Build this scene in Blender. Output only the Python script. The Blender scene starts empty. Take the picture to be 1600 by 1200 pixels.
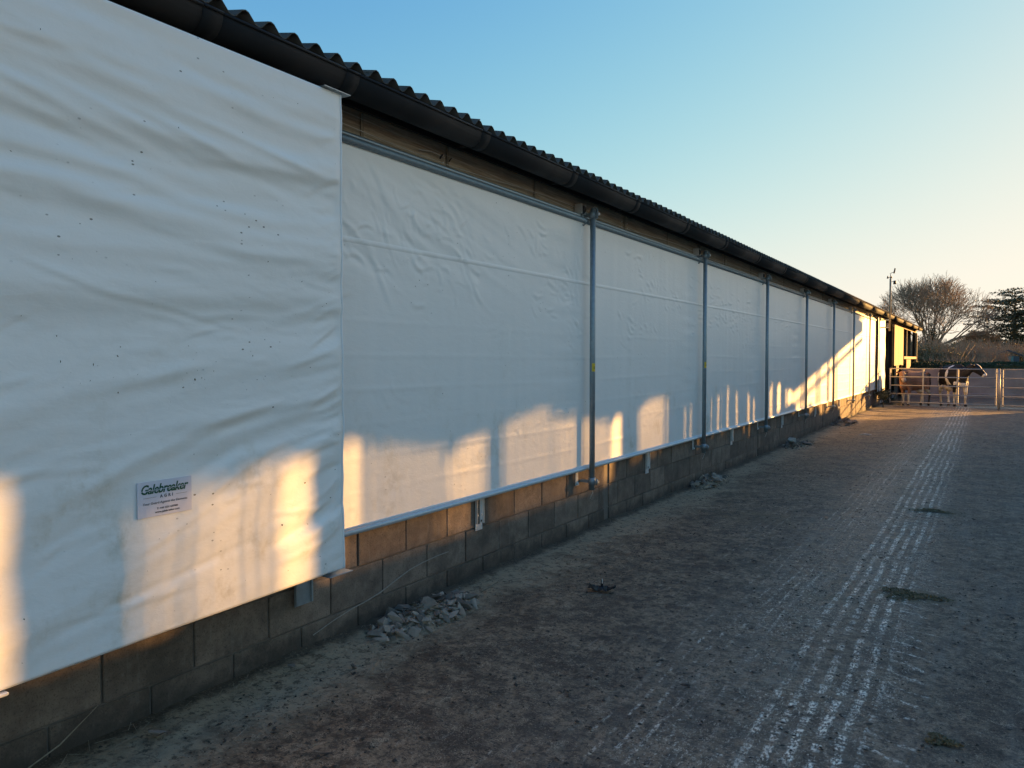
import bpy, bmesh, math, random
import numpy as np
from mathutils import Vector, Matrix

random.seed(7)
rng = np.random.default_rng(7)
S = bpy.context.scene
COL = S.collection
R = math.radians
PI = math.pi

# ------------------------------------------------------------------ camera, sky, sun, exposure
CAM = (3.2, 0.0, 1.63)
YAW, PITCH = 31.7, -1.906
cd = bpy.data.cameras.new('camera')
cam = bpy.data.objects.new('camera', cd)
COL.objects.link(cam)
cam.location = CAM
cam.rotation_euler = (R(90 + PITCH), 0, R(YAW))
cd.sensor_width = 36.0
cd.lens = 1202 / 1600 * 36
cd.clip_start = 0.05
cd.clip_end = 3000
S.camera = cam

SKY_EASE = (1.03, 0.80, 1.58)
SKY_GAMMA = 1.8
SKY_TINT = (1.10, 0.765, 1.22)
SUN_EL, SUN_AZ = 7.5, 33.0            # azimuth measured from +Y towards +X
world = bpy.data.worlds.new('World')
S.world = world
world.use_nodes = True
wn, wl = world.node_tree.nodes, world.node_tree.links
wn.clear()
sky = wn.new('ShaderNodeTexSky')
sky.sky_type = 'NISHITA'
sky.sun_disc = False
sky.sun_elevation = R(SUN_EL)
sky.sun_rotation = R(SUN_AZ)
sky.air_density = 1.0
sky.dust_density = 0.6
sky.ozone_density = 4.2
bg = wn.new('ShaderNodeBackground')
bg.inputs['Strength'].default_value = 0.15
wo = wn.new('ShaderNodeOutputWorld')
# the sky's brightness range is eased towards the sun, as a phone camera renders it, and balanced slightly warm
gm_ = wn.new('ShaderNodeGamma'); gm_.inputs[1].default_value = SKY_GAMMA; wl.new(sky.outputs[0], gm_.inputs[0])
mt_ = wn.new('ShaderNodeVectorMath'); mt_.operation = 'MULTIPLY_ADD'; wl.new(gm_.outputs[0], mt_.inputs[0])
mt_.inputs[1].default_value = SKY_EASE; mt_.inputs[2].default_value = (1, 1, 1)
vs_ = wn.new('ShaderNodeVectorMath'); vs_.operation = 'DIVIDE'; wl.new(gm_.outputs[0], vs_.inputs[0]); wl.new(mt_.outputs[0], vs_.inputs[1])
vt_ = wn.new('ShaderNodeVectorMath'); vt_.operation = 'MULTIPLY'; wl.new(vs_.outputs[0], vt_.inputs[0]); vt_.inputs[1].default_value = SKY_TINT
wl.new(vt_.outputs[0], bg.inputs['Color'])
wl.new(bg.outputs[0], wo.inputs['Surface'])

sd = bpy.data.lights.new('sun', 'SUN')
sun = bpy.data.objects.new('sun', sd)
COL.objects.link(sun)
sd.energy = 2.6
sd.angle = R(0.5)
sd.color = (1.0, 0.52, 0.15)
az, el = R(SUN_AZ), R(SUN_EL)
sdir = Vector((math.sin(az) * math.cos(el), math.cos(az) * math.cos(el), math.sin(el)))
sun.rotation_euler = sdir.to_track_quat('Z', 'Y').to_euler()
sun.location = sdir * 60

S.view_settings.view_transform = 'Standard'
S.view_settings.look = 'None'
S.view_settings.gamma = 1
S.view_settings.use_curve_mapping = False
S.view_settings.exposure = 2.85

# ------------------------------------------------------------------ helpers
def link_mesh(name, me, parent=None, mat=None):
    if mat is not None and not me.materials:
        me.materials.append(mat)
    o = bpy.data.objects.new(name, me)
    COL.objects.link(o)
    if parent is not None:
        o.parent = parent
    return o

def tag(o, label=None, cat=None, group=None, kind=None):
    if label: o['label'] = label
    if cat: o['category'] = cat
    if group: o['group'] = group
    if kind: o['kind'] = kind
    return o

def thing(name, label, cat, loc=(0, 0, 0), rz=0.0, group=None):
    o = bpy.data.objects.new(name, None)
    COL.objects.link(o)
    o.location = loc
    o.rotation_euler = (0, 0, rz)
    o.empty_display_size = 0.1
    return tag(o, label, cat, group)

def kids(o):
    return [c for c in COL.objects if c.parent == o]

def copy_tree(o, parent=None):
    c = o.copy()
    COL.objects.link(c)
    c.parent = parent
    for ch in kids(o):
        copy_tree(ch, c)
    return c

class MB:
    """collects simple solids; build() links them as one mesh"""
    def __init__(s):
        s.v, s.f, s.sm = [], [], []
    def add(s, vs, fs, smooth=False):
        n = len(s.v)
        s.v += [tuple(p) for p in vs]
        s.f += [tuple(n + i for i in f) for f in fs]
        s.sm += [smooth] * len(fs)
        return s
    def box(s, x0, x1, y0, y1, z0, z1):
        vs = [(x0,y0,z0),(x1,y0,z0),(x1,y1,z0),(x0,y1,z0),(x0,y0,z1),(x1,y0,z1),(x1,y1,z1),(x0,y1,z1)]
        return s.add(vs, [(0,3,2,1),(4,5,6,7),(0,1,5,4),(1,2,6,5),(2,3,7,6),(3,0,4,7)])
    def cbox(s, x0, x1, y0, y1, z0, z1, c=0.004):
        """box with its vertical and horizontal edges chamfered (shrunk caps on every side)"""
        P = []
        for z, k in ((z0, c), (z0 + c, 0), (z1 - c, 0), (z1, c)):
            P += [(x0+k+c, y0+k, z), (x1-k-c, y0+k, z), (x1-k, y0+k+c, z), (x1-k, y1-k-c, z),
                  (x1-k-c, y1-k, z), (x0+k+c, y1-k, z), (x0+k, y1-k-c, z), (x0+k, y0+k+c, z)]
        F = [tuple(range(7, -1, -1)), tuple(range(24, 32))]
        for r in range(3):
            for i in range(8):
                j = (i + 1) % 8
                F.append((r*8+i, r*8+j, r*8+8+j, r*8+8+i))
        return s.add(P, F)
    def tube(s, p0, p1, r0, r1=None, n=8, caps=True):
        if r1 is None: r1 = r0
        p0, p1 = Vector(p0), Vector(p1)
        d = (p1 - p0)
        if d.length < 1e-7: return s
        d.normalize()
        a = Vector((0,0,1)) if abs(d.z) < .9 else Vector((1,0,0))
        u = d.cross(a).normalized(); w = d.cross(u)
        vs = []
        for p, r in ((p0, r0), (p1, r1)):
            for i in range(n):
                t = 2*PI*i/n
                vs.append(p + u*(r*math.cos(t)) + w*(r*math.sin(t)))
        fs = [(i, n+i, n+(i+1) % n, (i+1) % n) for i in range(n)]
        s.add(vs, fs, True)
        if caps:
            m = len(s.v) - 2*n
            s.f += [tuple(m+i for i in range(n)), tuple(m+2*n-1-i for i in range(n))]
            s.sm += [False, False]
        return s
    def path(s, pts, rad, n=6, closed=False):
        pts = [Vector(p) for p in pts]
        rs = rad if isinstance(rad, (list, tuple)) else [rad]*len(pts)
        vs = []; fs = []
        u = None
        for i, p in enumerate(pts):
            d = (pts[min(i+1, len(pts)-1)] - pts[max(i-1, 0)])
            d = d.normalized() if d.length > 1e-9 else Vector((0,0,1))
            if u is None:
                a = Vector((0,0,1)) if abs(d.z) < .9 else Vector((1,0,0))
                u = d.cross(a).normalized()
            else:
                u = (u - d*u.dot(d)).normalized()
            w = d.cross(u)
            for k in range(n):
                t = 2*PI*k/n
                vs.append(p + (u*math.cos(t) + w*math.sin(t))*rs[i])
        for i in range(len(pts)-1):
            for k in range(n):
                fs.append((i*n+k, i*n+(k+1) % n, (i+1)*n+(k+1) % n, (i+1)*n+k))
        fs.append(tuple(range(n-1, -1, -1))); fs.append(tuple((len(pts)-1)*n+i for i in range(n)))
        return s.add(vs, fs, True)
    def prism(s, poly, axis, a, b):
        """poly = 2-D outline, extruded along axis x/y/z from a to b"""
        n = len(poly)
        def P(q, t):
            return (t, q[0], q[1]) if axis == 'x' else (q[0], t, q[1]) if axis == 'y' else (q[0], q[1], t)
        vs = [P(q, a) for q in poly] + [P(q, b) for q in poly]
        fs = [tuple(range(n)), tuple(range(2*n-1, n-1, -1))] + [(i, n+i, n+(i+1) % n, (i+1) % n) for i in range(n)]
        return s.add(vs, fs)
    def mesh(s, name, mat=None):
        me = bpy.data.meshes.new(name)
        me.from_pydata(s.v, [], s.f)
        me.polygons.foreach_set('use_smooth', s.sm)
        bm = bmesh.new(); bm.from_mesh(me)
        bmesh.ops.recalc_face_normals(bm, faces=bm.faces)
        bm.to_mesh(me); bm.free()
        if mat: me.materials.append(mat)
        return me
    def build(s, name, mat, parent=None):
        return link_mesh(name, s.mesh(name, mat), parent)

def tri_mesh(name, V, F, mat=None, smooth=False):
    """fast mesh from numpy arrays: V (n,3), F (m,k)"""
    me = bpy.data.meshes.new(name)
    V = np.asarray(V, dtype=np.float32); F = np.asarray(F, dtype=np.int32)
    m, k = F.shape
    me.vertices.add(len(V)); me.vertices.foreach_set('co', V.ravel())
    me.loops.add(m*k); me.loops.foreach_set('vertex_index', F.ravel())
    me.polygons.add(m)
    me.polygons.foreach_set('loop_start', np.arange(m, dtype=np.int32)*k)
    me.polygons.foreach_set('use_smooth', np.full(m, smooth, dtype=bool))
    me.update(calc_edges=True)
    if mat: me.materials.append(mat)
    return me

def grid_faces(nu, nv):
    i = np.arange(nu-1)[:, None]*nv + np.arange(nv-1)[None, :]
    i = i.ravel()
    return np.stack([i, i+nv, i+nv+1, i+1], 1)

# numpy lattice noise, smooth, about -1..1
def vnoise(x, y, seed=0):
    x = np.asarray(x, float); y = np.asarray(y, float)
    xi = np.floor(x).astype(np.int64); yi = np.floor(y).astype(np.int64)
    fx = x - xi; fy = y - yi
    fx = fx*fx*fx*(fx*(fx*6-15)+10); fy = fy*fy*fy*(fy*(fy*6-15)+10)
    def h(a, b):
        n = (a*374761393 + b*668265263 + seed*1442695041) & 0xffffffff
        n = ((n ^ (n >> 13)) * 1274126177) & 0xffffffff
        n = (n ^ (n >> 16)) & 0xffff
        return n/32767.5 - 1
    return ((h(xi, yi)*(1-fx) + h(xi+1, yi)*fx)*(1-fy) + (h(xi, yi+1)*(1-fx) + h(xi+1, yi+1)*fx)*fy)
def fbm(x, y, o=4, seed=0):
    t = 0; a = 1; s = 0
    for k in range(o):
        t = t + a*vnoise(x*2**k, y*2**k, seed+k*17); s += a; a *= .5
    return t/s
def sstep(a, b, x):
    t = np.clip((x-a)/(b-a), 0, 1)
    return t*t*(3-2*t)

# ------------------------------------------------------------------ node helper
class X:
    """a socket with arithmetic"""
    def __init__(s, nt, sock): s.nt, s.s = nt, sock
    def _m(s, op, b=None, c=None, rev=False, clamp=False):
        n = s.nt.nodes.new('ShaderNodeMath'); n.operation = op; n.use_clamp = clamp
        ins = [s, b] if not rev else [b, s]
        if c is not None: ins.append(c)
        for i, q in enumerate(ins):
            if q is None: continue
            if isinstance(q, X): s.nt.links.new(q.s, n.inputs[i])
            else: n.inputs[i].default_value = q
        return X(s.nt, n.outputs[0])
    def __add__(s, b): return s._m('ADD', b)
    __radd__ = __add__
    def __sub__(s, b): return s._m('SUBTRACT', b)
    def __rsub__(s, b): return s._m('SUBTRACT', b, rev=True)
    def __mul__(s, b): return s._m('MULTIPLY', b)
    __rmul__ = __mul__
    def __truediv__(s, b): return s._m('DIVIDE', b)
    def gt(s, b): return s._m('GREATER_THAN', b)
    def fract(s): return s._m('FRACT')
    def floor(s): return s._m('FLOOR')
    def abs(s): return s._m('ABSOLUTE')
    def mx(s, b): return s._m('MAXIMUM', b)
    def mn(s, b): return s._m('MINIMUM', b)
    def pw(s, b): return s._m('POWER', b)
    def sm(s, a, b):
        n = s.nt.nodes.new('ShaderNodeMapRange'); n.interpolation_type = 'SMOOTHSTEP'
        s.nt.links.new(s.s, n.inputs['Value'])
        n.inputs['From Min'].default_value = a; n.inputs['From Max'].default_value = b
        return X(s.nt, n.outputs[0])

class Mat:
    def __init__(s, name):
        s.m = bpy.data.materials.new(name); s.m.use_nodes = True
        s.nt = s.m.node_tree
        s.b = s.nt.nodes['Principled BSDF']
        tc = s.nt.nodes.new('ShaderNodeTexCoord')
        s.obj = tc.outputs['Object']
        g = s.nt.nodes.new('ShaderNodeNewGeometry'); s.pos = g.outputs['Position']
        s.coord = s.pos
    def xyz(s, src=None):
        n = s.nt.nodes.new('ShaderNodeSeparateXYZ'); s.nt.links.new(src or s.coord, n.inputs[0])
        return [X(s.nt, n.outputs[i]) for i in range(3)]
    def vec(s, x, y, z):
        n = s.nt.nodes.new('ShaderNodeCombineXYZ')
        for i, q in enumerate((x, y, z)):
            if isinstance(q, X): s.nt.links.new(q.s, n.inputs[i])
            else: n.inputs[i].default_value = q
        return n.outputs[0]
    def mapped(s, scale, src=None):
        n = s.nt.nodes.new('ShaderNodeMapping'); s.nt.links.new(src or s.coord, n.inputs[0])
        n.inputs['Scale'].default_value = scale
        return n.outputs[0]
    def noise(s, scale, detail=4, rough=.55, src=None, stretch=None, dist=0.0):
        n = s.nt.nodes.new('ShaderNodeTexNoise')
        c = src or s.coord
        if stretch: c = s.mapped(stretch, c)
        s.nt.links.new(c, n.inputs['Vector'])
        n.inputs['Scale'].default_value = scale; n.inputs['Detail'].default_value = detail
        n.inputs['Roughness'].default_value = rough; n.inputs['Distortion'].default_value = dist
        return X(s.nt, n.outputs[0])
    def voro(s, scale, feature='F1', src=None, stretch=None, out='Distance', rnd=1.0):
        n = s.nt.nodes.new('ShaderNodeTexVoronoi'); n.feature = feature
        c = src or s.coord
        if stretch: c = s.mapped(stretch, c)
        s.nt.links.new(c, n.inputs['Vector'])
        n.inputs['Scale'].default_value = scale; n.inputs['Randomness'].default_value = rnd
        return X(s.nt, n.outputs[out])
    def rand(s):
        n = s.nt.nodes.new('ShaderNodeObjectInfo')
        return X(s.nt, n.outputs['Random'])
    def mix(s, fac, a, b, mode='MIX'):
        n = s.nt.nodes.new('ShaderNodeMix'); n.data_type = 'RGBA'; n.blend_type = mode
        n.clamp_factor = True
        for sock, q in ((n.inputs[0], fac), (n.inputs[6], a), (n.inputs[7], b)):
            if isinstance(q, X): s.nt.links.new(q.s, sock)
            elif isinstance(q, (int, float)): sock.default_value = q
            elif isinstance(q, tuple): sock.default_value = (*q, 1)
            else: s.nt.links.new(q, sock)
        return n.outputs[2]
    def mulc(s, col, k):
        """colour times scalar socket"""
        n = s.nt.nodes.new('ShaderNodeVectorMath'); n.operation = 'SCALE'
        if isinstance(col, tuple): n.inputs[0].default_value = col
        else: s.nt.links.new(col, n.inputs[0])
        s.nt.links.new(k.s, n.inputs['Scale'])
        return n.outputs[0]
    def out(s, color=None, rough=None, metal=None, bump=None, strength=.4, dist=.01, spec=None):
        b = s.b
        def put(nm, q):
            if q is None: return
            i = b.inputs[nm]
            if isinstance(q, X): s.nt.links.new(q.s, i)
            elif isinstance(q, tuple): i.default_value = (*q, 1)
            elif isinstance(q, (int, float)): i.default_value = q
            else: s.nt.links.new(q, i)
        put('Base Color', color); put('Roughness', rough); put('Metallic', metal); put('Specular IOR Level', spec)
        if bump is not None:
            n = s.nt.nodes.new('ShaderNodeBump'); n.inputs['Strength'].default_value = strength
            n.inputs['Distance'].default_value = dist
            s.nt.links.new(bump.s, n.inputs['Height']); s.nt.links.new(n.outputs[0], b.inputs['Normal'])
        return s.m

def simple(name, col, rough=.6, metal=0.0, var=.25, scale=12, bump=.15, dist=.004, stretch=None, rnd=0.0):
    m = Mat(name)
    n = m.noise(scale, 5, .6, stretch=stretch)
    k = (n - .5)*(2*var) + 1.0
    if rnd: k = k*((m.rand() - .5)*(2*rnd) + 1.0)
    return m.out(m.mulc(col, k), (n - .5)*.3 + rough, metal, n, bump, dist)

# ------------------------------------------------------------------ materials
M = {}
def fabric(name, dirt=1.0, ribs=True):
    m = Mat(name)
    x, y, z = m.xyz()
    big = m.noise(1.3, 3, .5)
    fine = m.noise(90, 3, .6)
    base = m.mix((big-.4)*1.2, (.87, .85, .80), (.90, .88, .84))
    # smears of muck, thickest low down, with shapes of their own
    sm = m.noise(2.6, 6, .65, stretch=(1, 1, .8)).sm(.50, .70) * m.noise(14, 5, .7).sm(.36, .60)
    low = (1.9 - z).sm(0, 1.5)
    base = m.mix(sm*(low*.75+.08)*dirt, base, (.52, .45, .31))
    film = m.noise(3.4, 4, .6).sm(.45, .75)*(0.95-z).sm(0, .45)
    base = m.mix(film*.28*dirt, base, (.50, .43, .30))
    # flecks
    ws = m.mapped((1, 1, 1.0))
    fl = (0.17 - m.voro(34, src=ws, stretch=(1, .7, 1.2))).sm(0, .05) * m.noise(2.1, 3, .6).sm(.50, .62)
    sel = m.voro(34, src=ws, stretch=(1, .7, 1.2), out='Color')
    fl = fl*(.33 - X(m.nt, sel.s)).gt(0)
    fl = fl
    base = m.mix(fl*.85*dirt, base, (.10, .08, .05))
    h = fine*.2 + m.noise(17, 5, .65, stretch=(1, 1.0, 1.9), dist=.6)*.9 + m.noise(5, 3, .6, stretch=(1, 1, 2.6), dist=.8)*1.3
    if ribs:
        h = h + ((y*44.0)._m('SINE'))*.08
    return m.out(base, .37, 0.0, h, .17, .007, spec=.5)
M['cover'] = fabric('cover_fabric', 1.0, False)
M['curtain'] = fabric('curtain_fabric', .7, True)
M['galv'] = simple('galvanised_steel', (.42, .45, .47), .42, .75, .25, 25, .1, .002)
M['galv_dull'] = simple('dull_galvanised_steel', (.29, .33, .35), .5, .5, .3, 30, .1, .002)
M['bright_zinc'] = simple('bright_zinc', (.72, .72, .70), .35, .35, .15, 40, .1, .002)
M['gutter'] = simple('black_gutter_plastic', (.005, .0055, .007), .78, 0, .3, 6, .08, .002)
M['black'] = simple('black_stained_timber', (.012, .011, .011), .8, 0, .4, 9)
M['rubber'] = simple('black_plastic', (.012, .012, .014), .45, 0, .3, 20)
M['wire'] = simple('wire', (.55, .53, .48), .45, .4, .1, 20)
M['welt'] = simple('white_welt', (.85, .86, .86), .4, 0, .06, 20)
M['label_white'] = simple('label_vinyl', (.70, .68, .74), .35, 0, .08, 30, .05)
M['green_ink'] = simple('green_ink', (.012, .085, .045), .5, 0, .1, 30, 0)
M['grey_ink'] = simple('grey_ink', (.07, .07, .08), .5, 0, .1, 30, 0)
M['yellow'] = simple('yellow_sticker', (.75, .50, .03), .5, 0, .1, 30, .05)
M['gate'] = simple('gate_galvanised', (.40, .37, .34), .5, .35, .3, 20)

def m_roof():
    m = Mat('fibre_cement_sheet')
    n = m.noise(5, 6, .65); l = m.noise(23, 5, .7)
    c = m.mix(n.sm(.35, .65), (.055, .054, .048), (.10, .095, .085))
    c = m.mix(l.sm(.55, .7)*.8, c, (.045, .055, .035))
    return m.out(c, .92, 0, l, .5, .006)
M['roof'] = m_roof()

def m_block():
    m = Mat('concrete_block')
    x, y, z = m.xyz()
    n = m.noise(7, 6, .65); p = m.noise(120, 3, .7); v = m.voro(85)
    c = m.mix(n.sm(.3, .7), (.14, .102, .076), (.235, .175, .13))
    c = m.mulc(c, m.rand()*.60 + .66)
    c = m.mix(p.sm(.52, .68)*.75, c, (.055, .045, .035))
    q = m.noise(34, 5, .75)
    c = m.mix(q.sm(.55, .70)*.5, c, (.24, .20, .16))
    c = m.mix(q.sm(.45, .30)*.5, c, (.07, .055, .042))
    run = m.noise(16, 5, .7, stretch=(1, 1, .12)).sm(.55, .78)
    c = m.mix(run*.45, c, (.34, .30, .25))
    damp = m.noise(2.3, 5, .7).sm(.50, .66)
    c = m.mix(damp*.55, c, (.060, .047, .036))
    muck = (z + (m.noise(5, 5, .7)-.5)*.35)
    c = m.mix((.17 - muck).sm(0, .16)*.8, c, (.040, .034, .027))
    h = p*.5 + n*.5 - (.3 - v).mx(0)*1.2
    return m.out(c, .9, 0, h, .6, .006)
M['block'] = m_block()
M['mortar'] = simple('mortar', (.16, .135, .11), .95, 0, .35, 25, .6, .006)
M['concrete'] = simple('old_concrete', (.42, .32, .28), .85, 0, .5, 2.2, .5, .01)

def m_wood(name, c1, c2, along='y', rnd=.35):
    m = Mat(name)
    st = {'y': (26, .9, 26), 'z': (20, 20, .7), 'x': (.7, 20, 20)}[along]
    w = m.noise(1.2, 5, .6)
    g = m.noise(1.6, 6, .68, stretch=st, dist=1.2)
    f = m.noise(9, 4, .7, stretch=st)
    c = m.mix(g.sm(.36, .64), c1, c2)
    c = m.mulc(c, (m.rand()-.5)*rnd + 1.0)
    c = m.mix(f.sm(.52, .75)*.45, c, tuple(q*.45 for q in c1))
    c = m.mix(m.noise(3, 5, .7).sm(.56, .75)*.5, c, (.12, .115, .075))
    knot = (.16 - m.voro(1.5, stretch=(.6, 1, 3.2) if along == 'y' else (3, 3, .7))).sm(0, .08)
    c = m.mix(knot*.7, c, tuple(q*.3 for q in c1))
    return m.out(c, .82, 0, g*.7 + f*.4, .45, .006)
M['board'] = m_wood('weathered_fascia_board', (.28, .22, .15), (.46, .38, .27), 'y')
M['boardv'] = m_wood('weathered_vertical_board', (.27, .19, .10), (.38, .28, .16), 'z')
M['batten'] = m_wood('pale_batten', (.22, .18, .12), (.30, .25, .18), 'z', .3)
M['bounce_sheet'] = simple('pale_bounce_sheet', (.74, .68, .58), .7, 0, .1, 2)  # made pale so the unseen shed bounces skylight onto the curtains
M['darkboard'] = m_wood('dark_cladding_board', (.10, .085, .06), (.15, .13, .1), 'z')

M['stone'] = simple('broken_concrete', (.25, .20, .155), .9, 0, .5, 30, .6, .006, rnd=.6)
M['stone_brown'] = simple('brown_stone', (.20, .165, .14), .9, 0, .35, 20, .6, .006, rnd=.3)
M['crumb'] = simple('mud_crumb', (.035, .028, .021), .8, 0, .5, 30, .4, .004)
M['rag'] = simple('black_polythene', (.010, .012, .018), .32, 0, .4, 25, .3, .004)

def m_dung():
    m = Mat('manure')
    n = m.noise(60, 4, .7)
    c = m.mix(n.sm(.35, .65), (.045, .038, .022), (.15, .125, .065))
    return m.out(c, .75, 0, n, .8, .01)
M['dung'] = m_dung()

def m_ground():
    m = Mat('muddy_concrete')
    x, y, z = m.xyz()
    wx = x + (m.noise(.8, 2, .5)-.5)*.10 + (m.noise(.22, 2, .5)-.5)*.16               # the tracks wander a little
    big = m.noise(.55, 5, .6); mid = m.noise(3.2, 6, .65); fine = m.noise(38, 5, .7)
    grit = m.noise(150, 3, .7)
    c = m.mix(mid.sm(.40, .60), (.046, .034, .026), (.150, .118, .090))
    c = m.mix(big.sm(.45, .62)*.5, c, (.150, .116, .086))
    m2 = m.noise(12, 5, .75)
    c = m.mix((.50 - m2).sm(.0, .10)*.7, c, (.028, .021, .016))
    c = m.mix(fine.sm(.50, .58)*.75, c, (.024, .019, .015))
    c = m.mix((m2*.5 + grit*.5).sm(.53, .60)*.75, c, (.26, .225, .185))
    # short dark flecks of muck trodden in, lying mostly across the view
    fa = .22 - m.voro(34, stretch=(.55, 1.25, 1), src=m.vec(x + (grit-.5)*.03, y + (fine-.5)*.03, z))
    c = m.mix(fa.sm(0, .06)*m.noise(2.9, 4, .7).sm(.38, .56)*.9, c, (.014, .011, .009))
    # scattered droppings and bits trodden flat
    bits = (.24 - m.voro(9, stretch=(1, .8, 1), src=m.vec(x + (fine-.5)*.16, y + (grit-.5)*.10, z))).sm(0, .06)*m.noise(1.7, 3).sm(.42, .62)
    c = m.mix(bits*.8, c, (.020, .017, .014))
    # trodden manure stains
    for (sx, sy, rx, ry, kk) in ((2.78, 5.88, .34, .22, .85), (2.72, 9.3, .42, .30, .7), (3.06, 3.70, .11, .10, .6), (2.35, 5.55, .30, .12, .45), (3.5, 12.5, .5, .5, .5), (1.2, 8.0, .5, .35, .35), (2.2, 15.5, .6, .8, .5)):
        ex = (x - sx)*(1/rx); ey = (y - sy)*(1/ry)
        dd = (ex*ex + ey*ey) + (m.noise(13, 5, .75)-.5)*2.6
        c = m.mix((1.0 - dd).sm(0, .8)*kk, c, (.052, .044, .024))
    # dusty strip by the wall where nobody drives
    edge = x + (m.noise(1.3, 5, .65)-.5)*1.25 + (m.noise(7, 4, .7)-.5)*.35
    dust = (.62 - edge).sm(0, .30)*m.noise(2.2, 5, .7).sm(.30, .52)
    c = m.mix(dust*.85, c, (.25, .215, .17))
    c = m.mix(dust*m.noise(16, 5, .75).sm(.5, .62)*.8, c, (.055, .045, .035))
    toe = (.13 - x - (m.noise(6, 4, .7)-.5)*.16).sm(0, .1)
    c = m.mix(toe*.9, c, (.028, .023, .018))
    # smeared streaks lengthways from scraping the yard
    scr = m.noise(2.6, 5, .7, stretch=(3.2, .22, 1)).sm(.46, .68)*(x-1.1).sm(0, 1.2)
    c = m.mix(scr*.35, c, (.15, .145, .14))
    # tyre tracks: rows of tread prints, slightly raised and coloured near white
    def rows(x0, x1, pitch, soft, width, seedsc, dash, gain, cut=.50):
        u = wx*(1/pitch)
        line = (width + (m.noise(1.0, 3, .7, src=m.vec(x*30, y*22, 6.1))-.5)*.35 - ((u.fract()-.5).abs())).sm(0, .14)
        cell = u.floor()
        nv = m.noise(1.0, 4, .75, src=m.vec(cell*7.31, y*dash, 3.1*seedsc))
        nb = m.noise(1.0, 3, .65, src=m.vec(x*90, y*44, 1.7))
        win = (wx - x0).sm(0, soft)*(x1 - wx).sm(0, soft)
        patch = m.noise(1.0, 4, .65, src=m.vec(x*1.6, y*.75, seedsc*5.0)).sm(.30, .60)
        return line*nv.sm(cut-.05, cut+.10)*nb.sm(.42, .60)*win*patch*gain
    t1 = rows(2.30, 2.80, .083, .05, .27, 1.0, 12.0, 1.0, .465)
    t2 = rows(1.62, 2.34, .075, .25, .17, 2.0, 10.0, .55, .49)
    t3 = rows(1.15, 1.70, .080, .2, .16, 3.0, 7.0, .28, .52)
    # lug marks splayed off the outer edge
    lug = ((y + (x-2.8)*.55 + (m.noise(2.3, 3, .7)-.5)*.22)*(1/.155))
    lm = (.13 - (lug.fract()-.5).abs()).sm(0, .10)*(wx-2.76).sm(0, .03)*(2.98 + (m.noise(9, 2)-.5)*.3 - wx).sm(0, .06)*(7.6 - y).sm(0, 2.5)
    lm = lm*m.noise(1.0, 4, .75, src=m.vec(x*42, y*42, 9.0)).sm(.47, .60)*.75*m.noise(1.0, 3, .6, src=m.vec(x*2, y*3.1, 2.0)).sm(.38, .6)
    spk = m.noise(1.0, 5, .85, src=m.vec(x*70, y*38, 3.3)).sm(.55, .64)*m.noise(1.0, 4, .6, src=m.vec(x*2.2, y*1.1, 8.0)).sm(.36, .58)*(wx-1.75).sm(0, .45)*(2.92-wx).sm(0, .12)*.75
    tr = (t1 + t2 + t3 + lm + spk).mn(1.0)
    zone = (x-1.35).sm(0, .8)*(3.2-x).sm(0, .8)
    haze = m.noise(1.0, 6, .75, src=m.vec(x*11, y*7, 4.0)).sm(.50, .75)*zone
    c = m.mix(haze*.40, c, (.24, .245, .25))
    salt = m.noise(75, 4, .8).sm(.53, .66)*m.noise(1.2, 4, .6).sm(.35, .6)
    c = m.mix(salt*.75, c, (.22, .20, .175))
    pep = m.noise(26, 5, .75).sm(.54, .64)
    c = m.mix(pep*.75, c, (.024, .020, .016))
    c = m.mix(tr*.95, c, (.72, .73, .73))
    # standing wet beyond the gate
    wet = (y - 29.6 + (m.noise(.6, 4)-.5)*1.2).sm(0, .5)
    c = m.mix(wet*.6, c, (.030, .028, .027))
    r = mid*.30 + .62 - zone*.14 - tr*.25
    r = r*(1.0 - wet*.78)
    h = mid*.6 + fine*.45 + grit*.12 + tr*.15
    h = h*(1.0 - wet*.85)
    c = m.mix(1.0, c, (1.56, 1.38, 1.10), 'MULTIPLY')
    return m.out(c, r, 0, h, .85, .016, spec=.5)
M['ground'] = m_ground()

def m_field():
    m = Mat('rough_grass_and_earth')
    n = m.noise(.35, 6, .65); f = m.noise(6, 5, .7)
    c = m.mix(n.sm(.4, .6), (.045, .055, .022), (.085, .070, .040))
    c = m.mix(f.sm(.45, .7)*.5, c, (.03, .035, .015))
    return m.out(c, .95, 0, f, .5, .03)
M['field'] = m_field()
M['bark'] = simple('bark', (.085, .070, .052), .9, 0, .35, 8, .3, .01)
M['straw'] = simple('chopped_straw', (.17, .14, .075), .8, 0, .6, 60)
M['bark_pale'] = simple('twig_bark', (.30, .23, .16), .9, 0, .3, 8, .3, .01)
def leafmat(name, c1, c2, sc=1.5):
    m = Mat(name)
    n = m.noise(sc, 5, .7); f = m.noise(sc*9, 3, .6)
    c = m.mix((n*.6+f*.4).sm(.38, .62), c1, c2)
    return m.out(c, .75, 0)
M['cedar'] = leafmat('cedar_needles', (.035, .050, .030), (.085, .105, .060))
M['evergreen'] = leafmat('dark_evergreen', (.035, .050, .024), (.095, .11, .05))
M['hedge'] = leafmat('clipped_hedge_leaves', (.018, .045, .018), (.045, .085, .035), 3)
M['brownbush'] = leafmat('russet_twigs', (.22, .145, .085), (.42, .28, .16))
M['olivebush'] = leafmat('olive_undergrowth', (.10, .10, .05), (.22, .19, .095))
M['ivy'] = leafmat('ivy_leaves', (.025, .035, .014), (.085, .080, .035))

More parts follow.
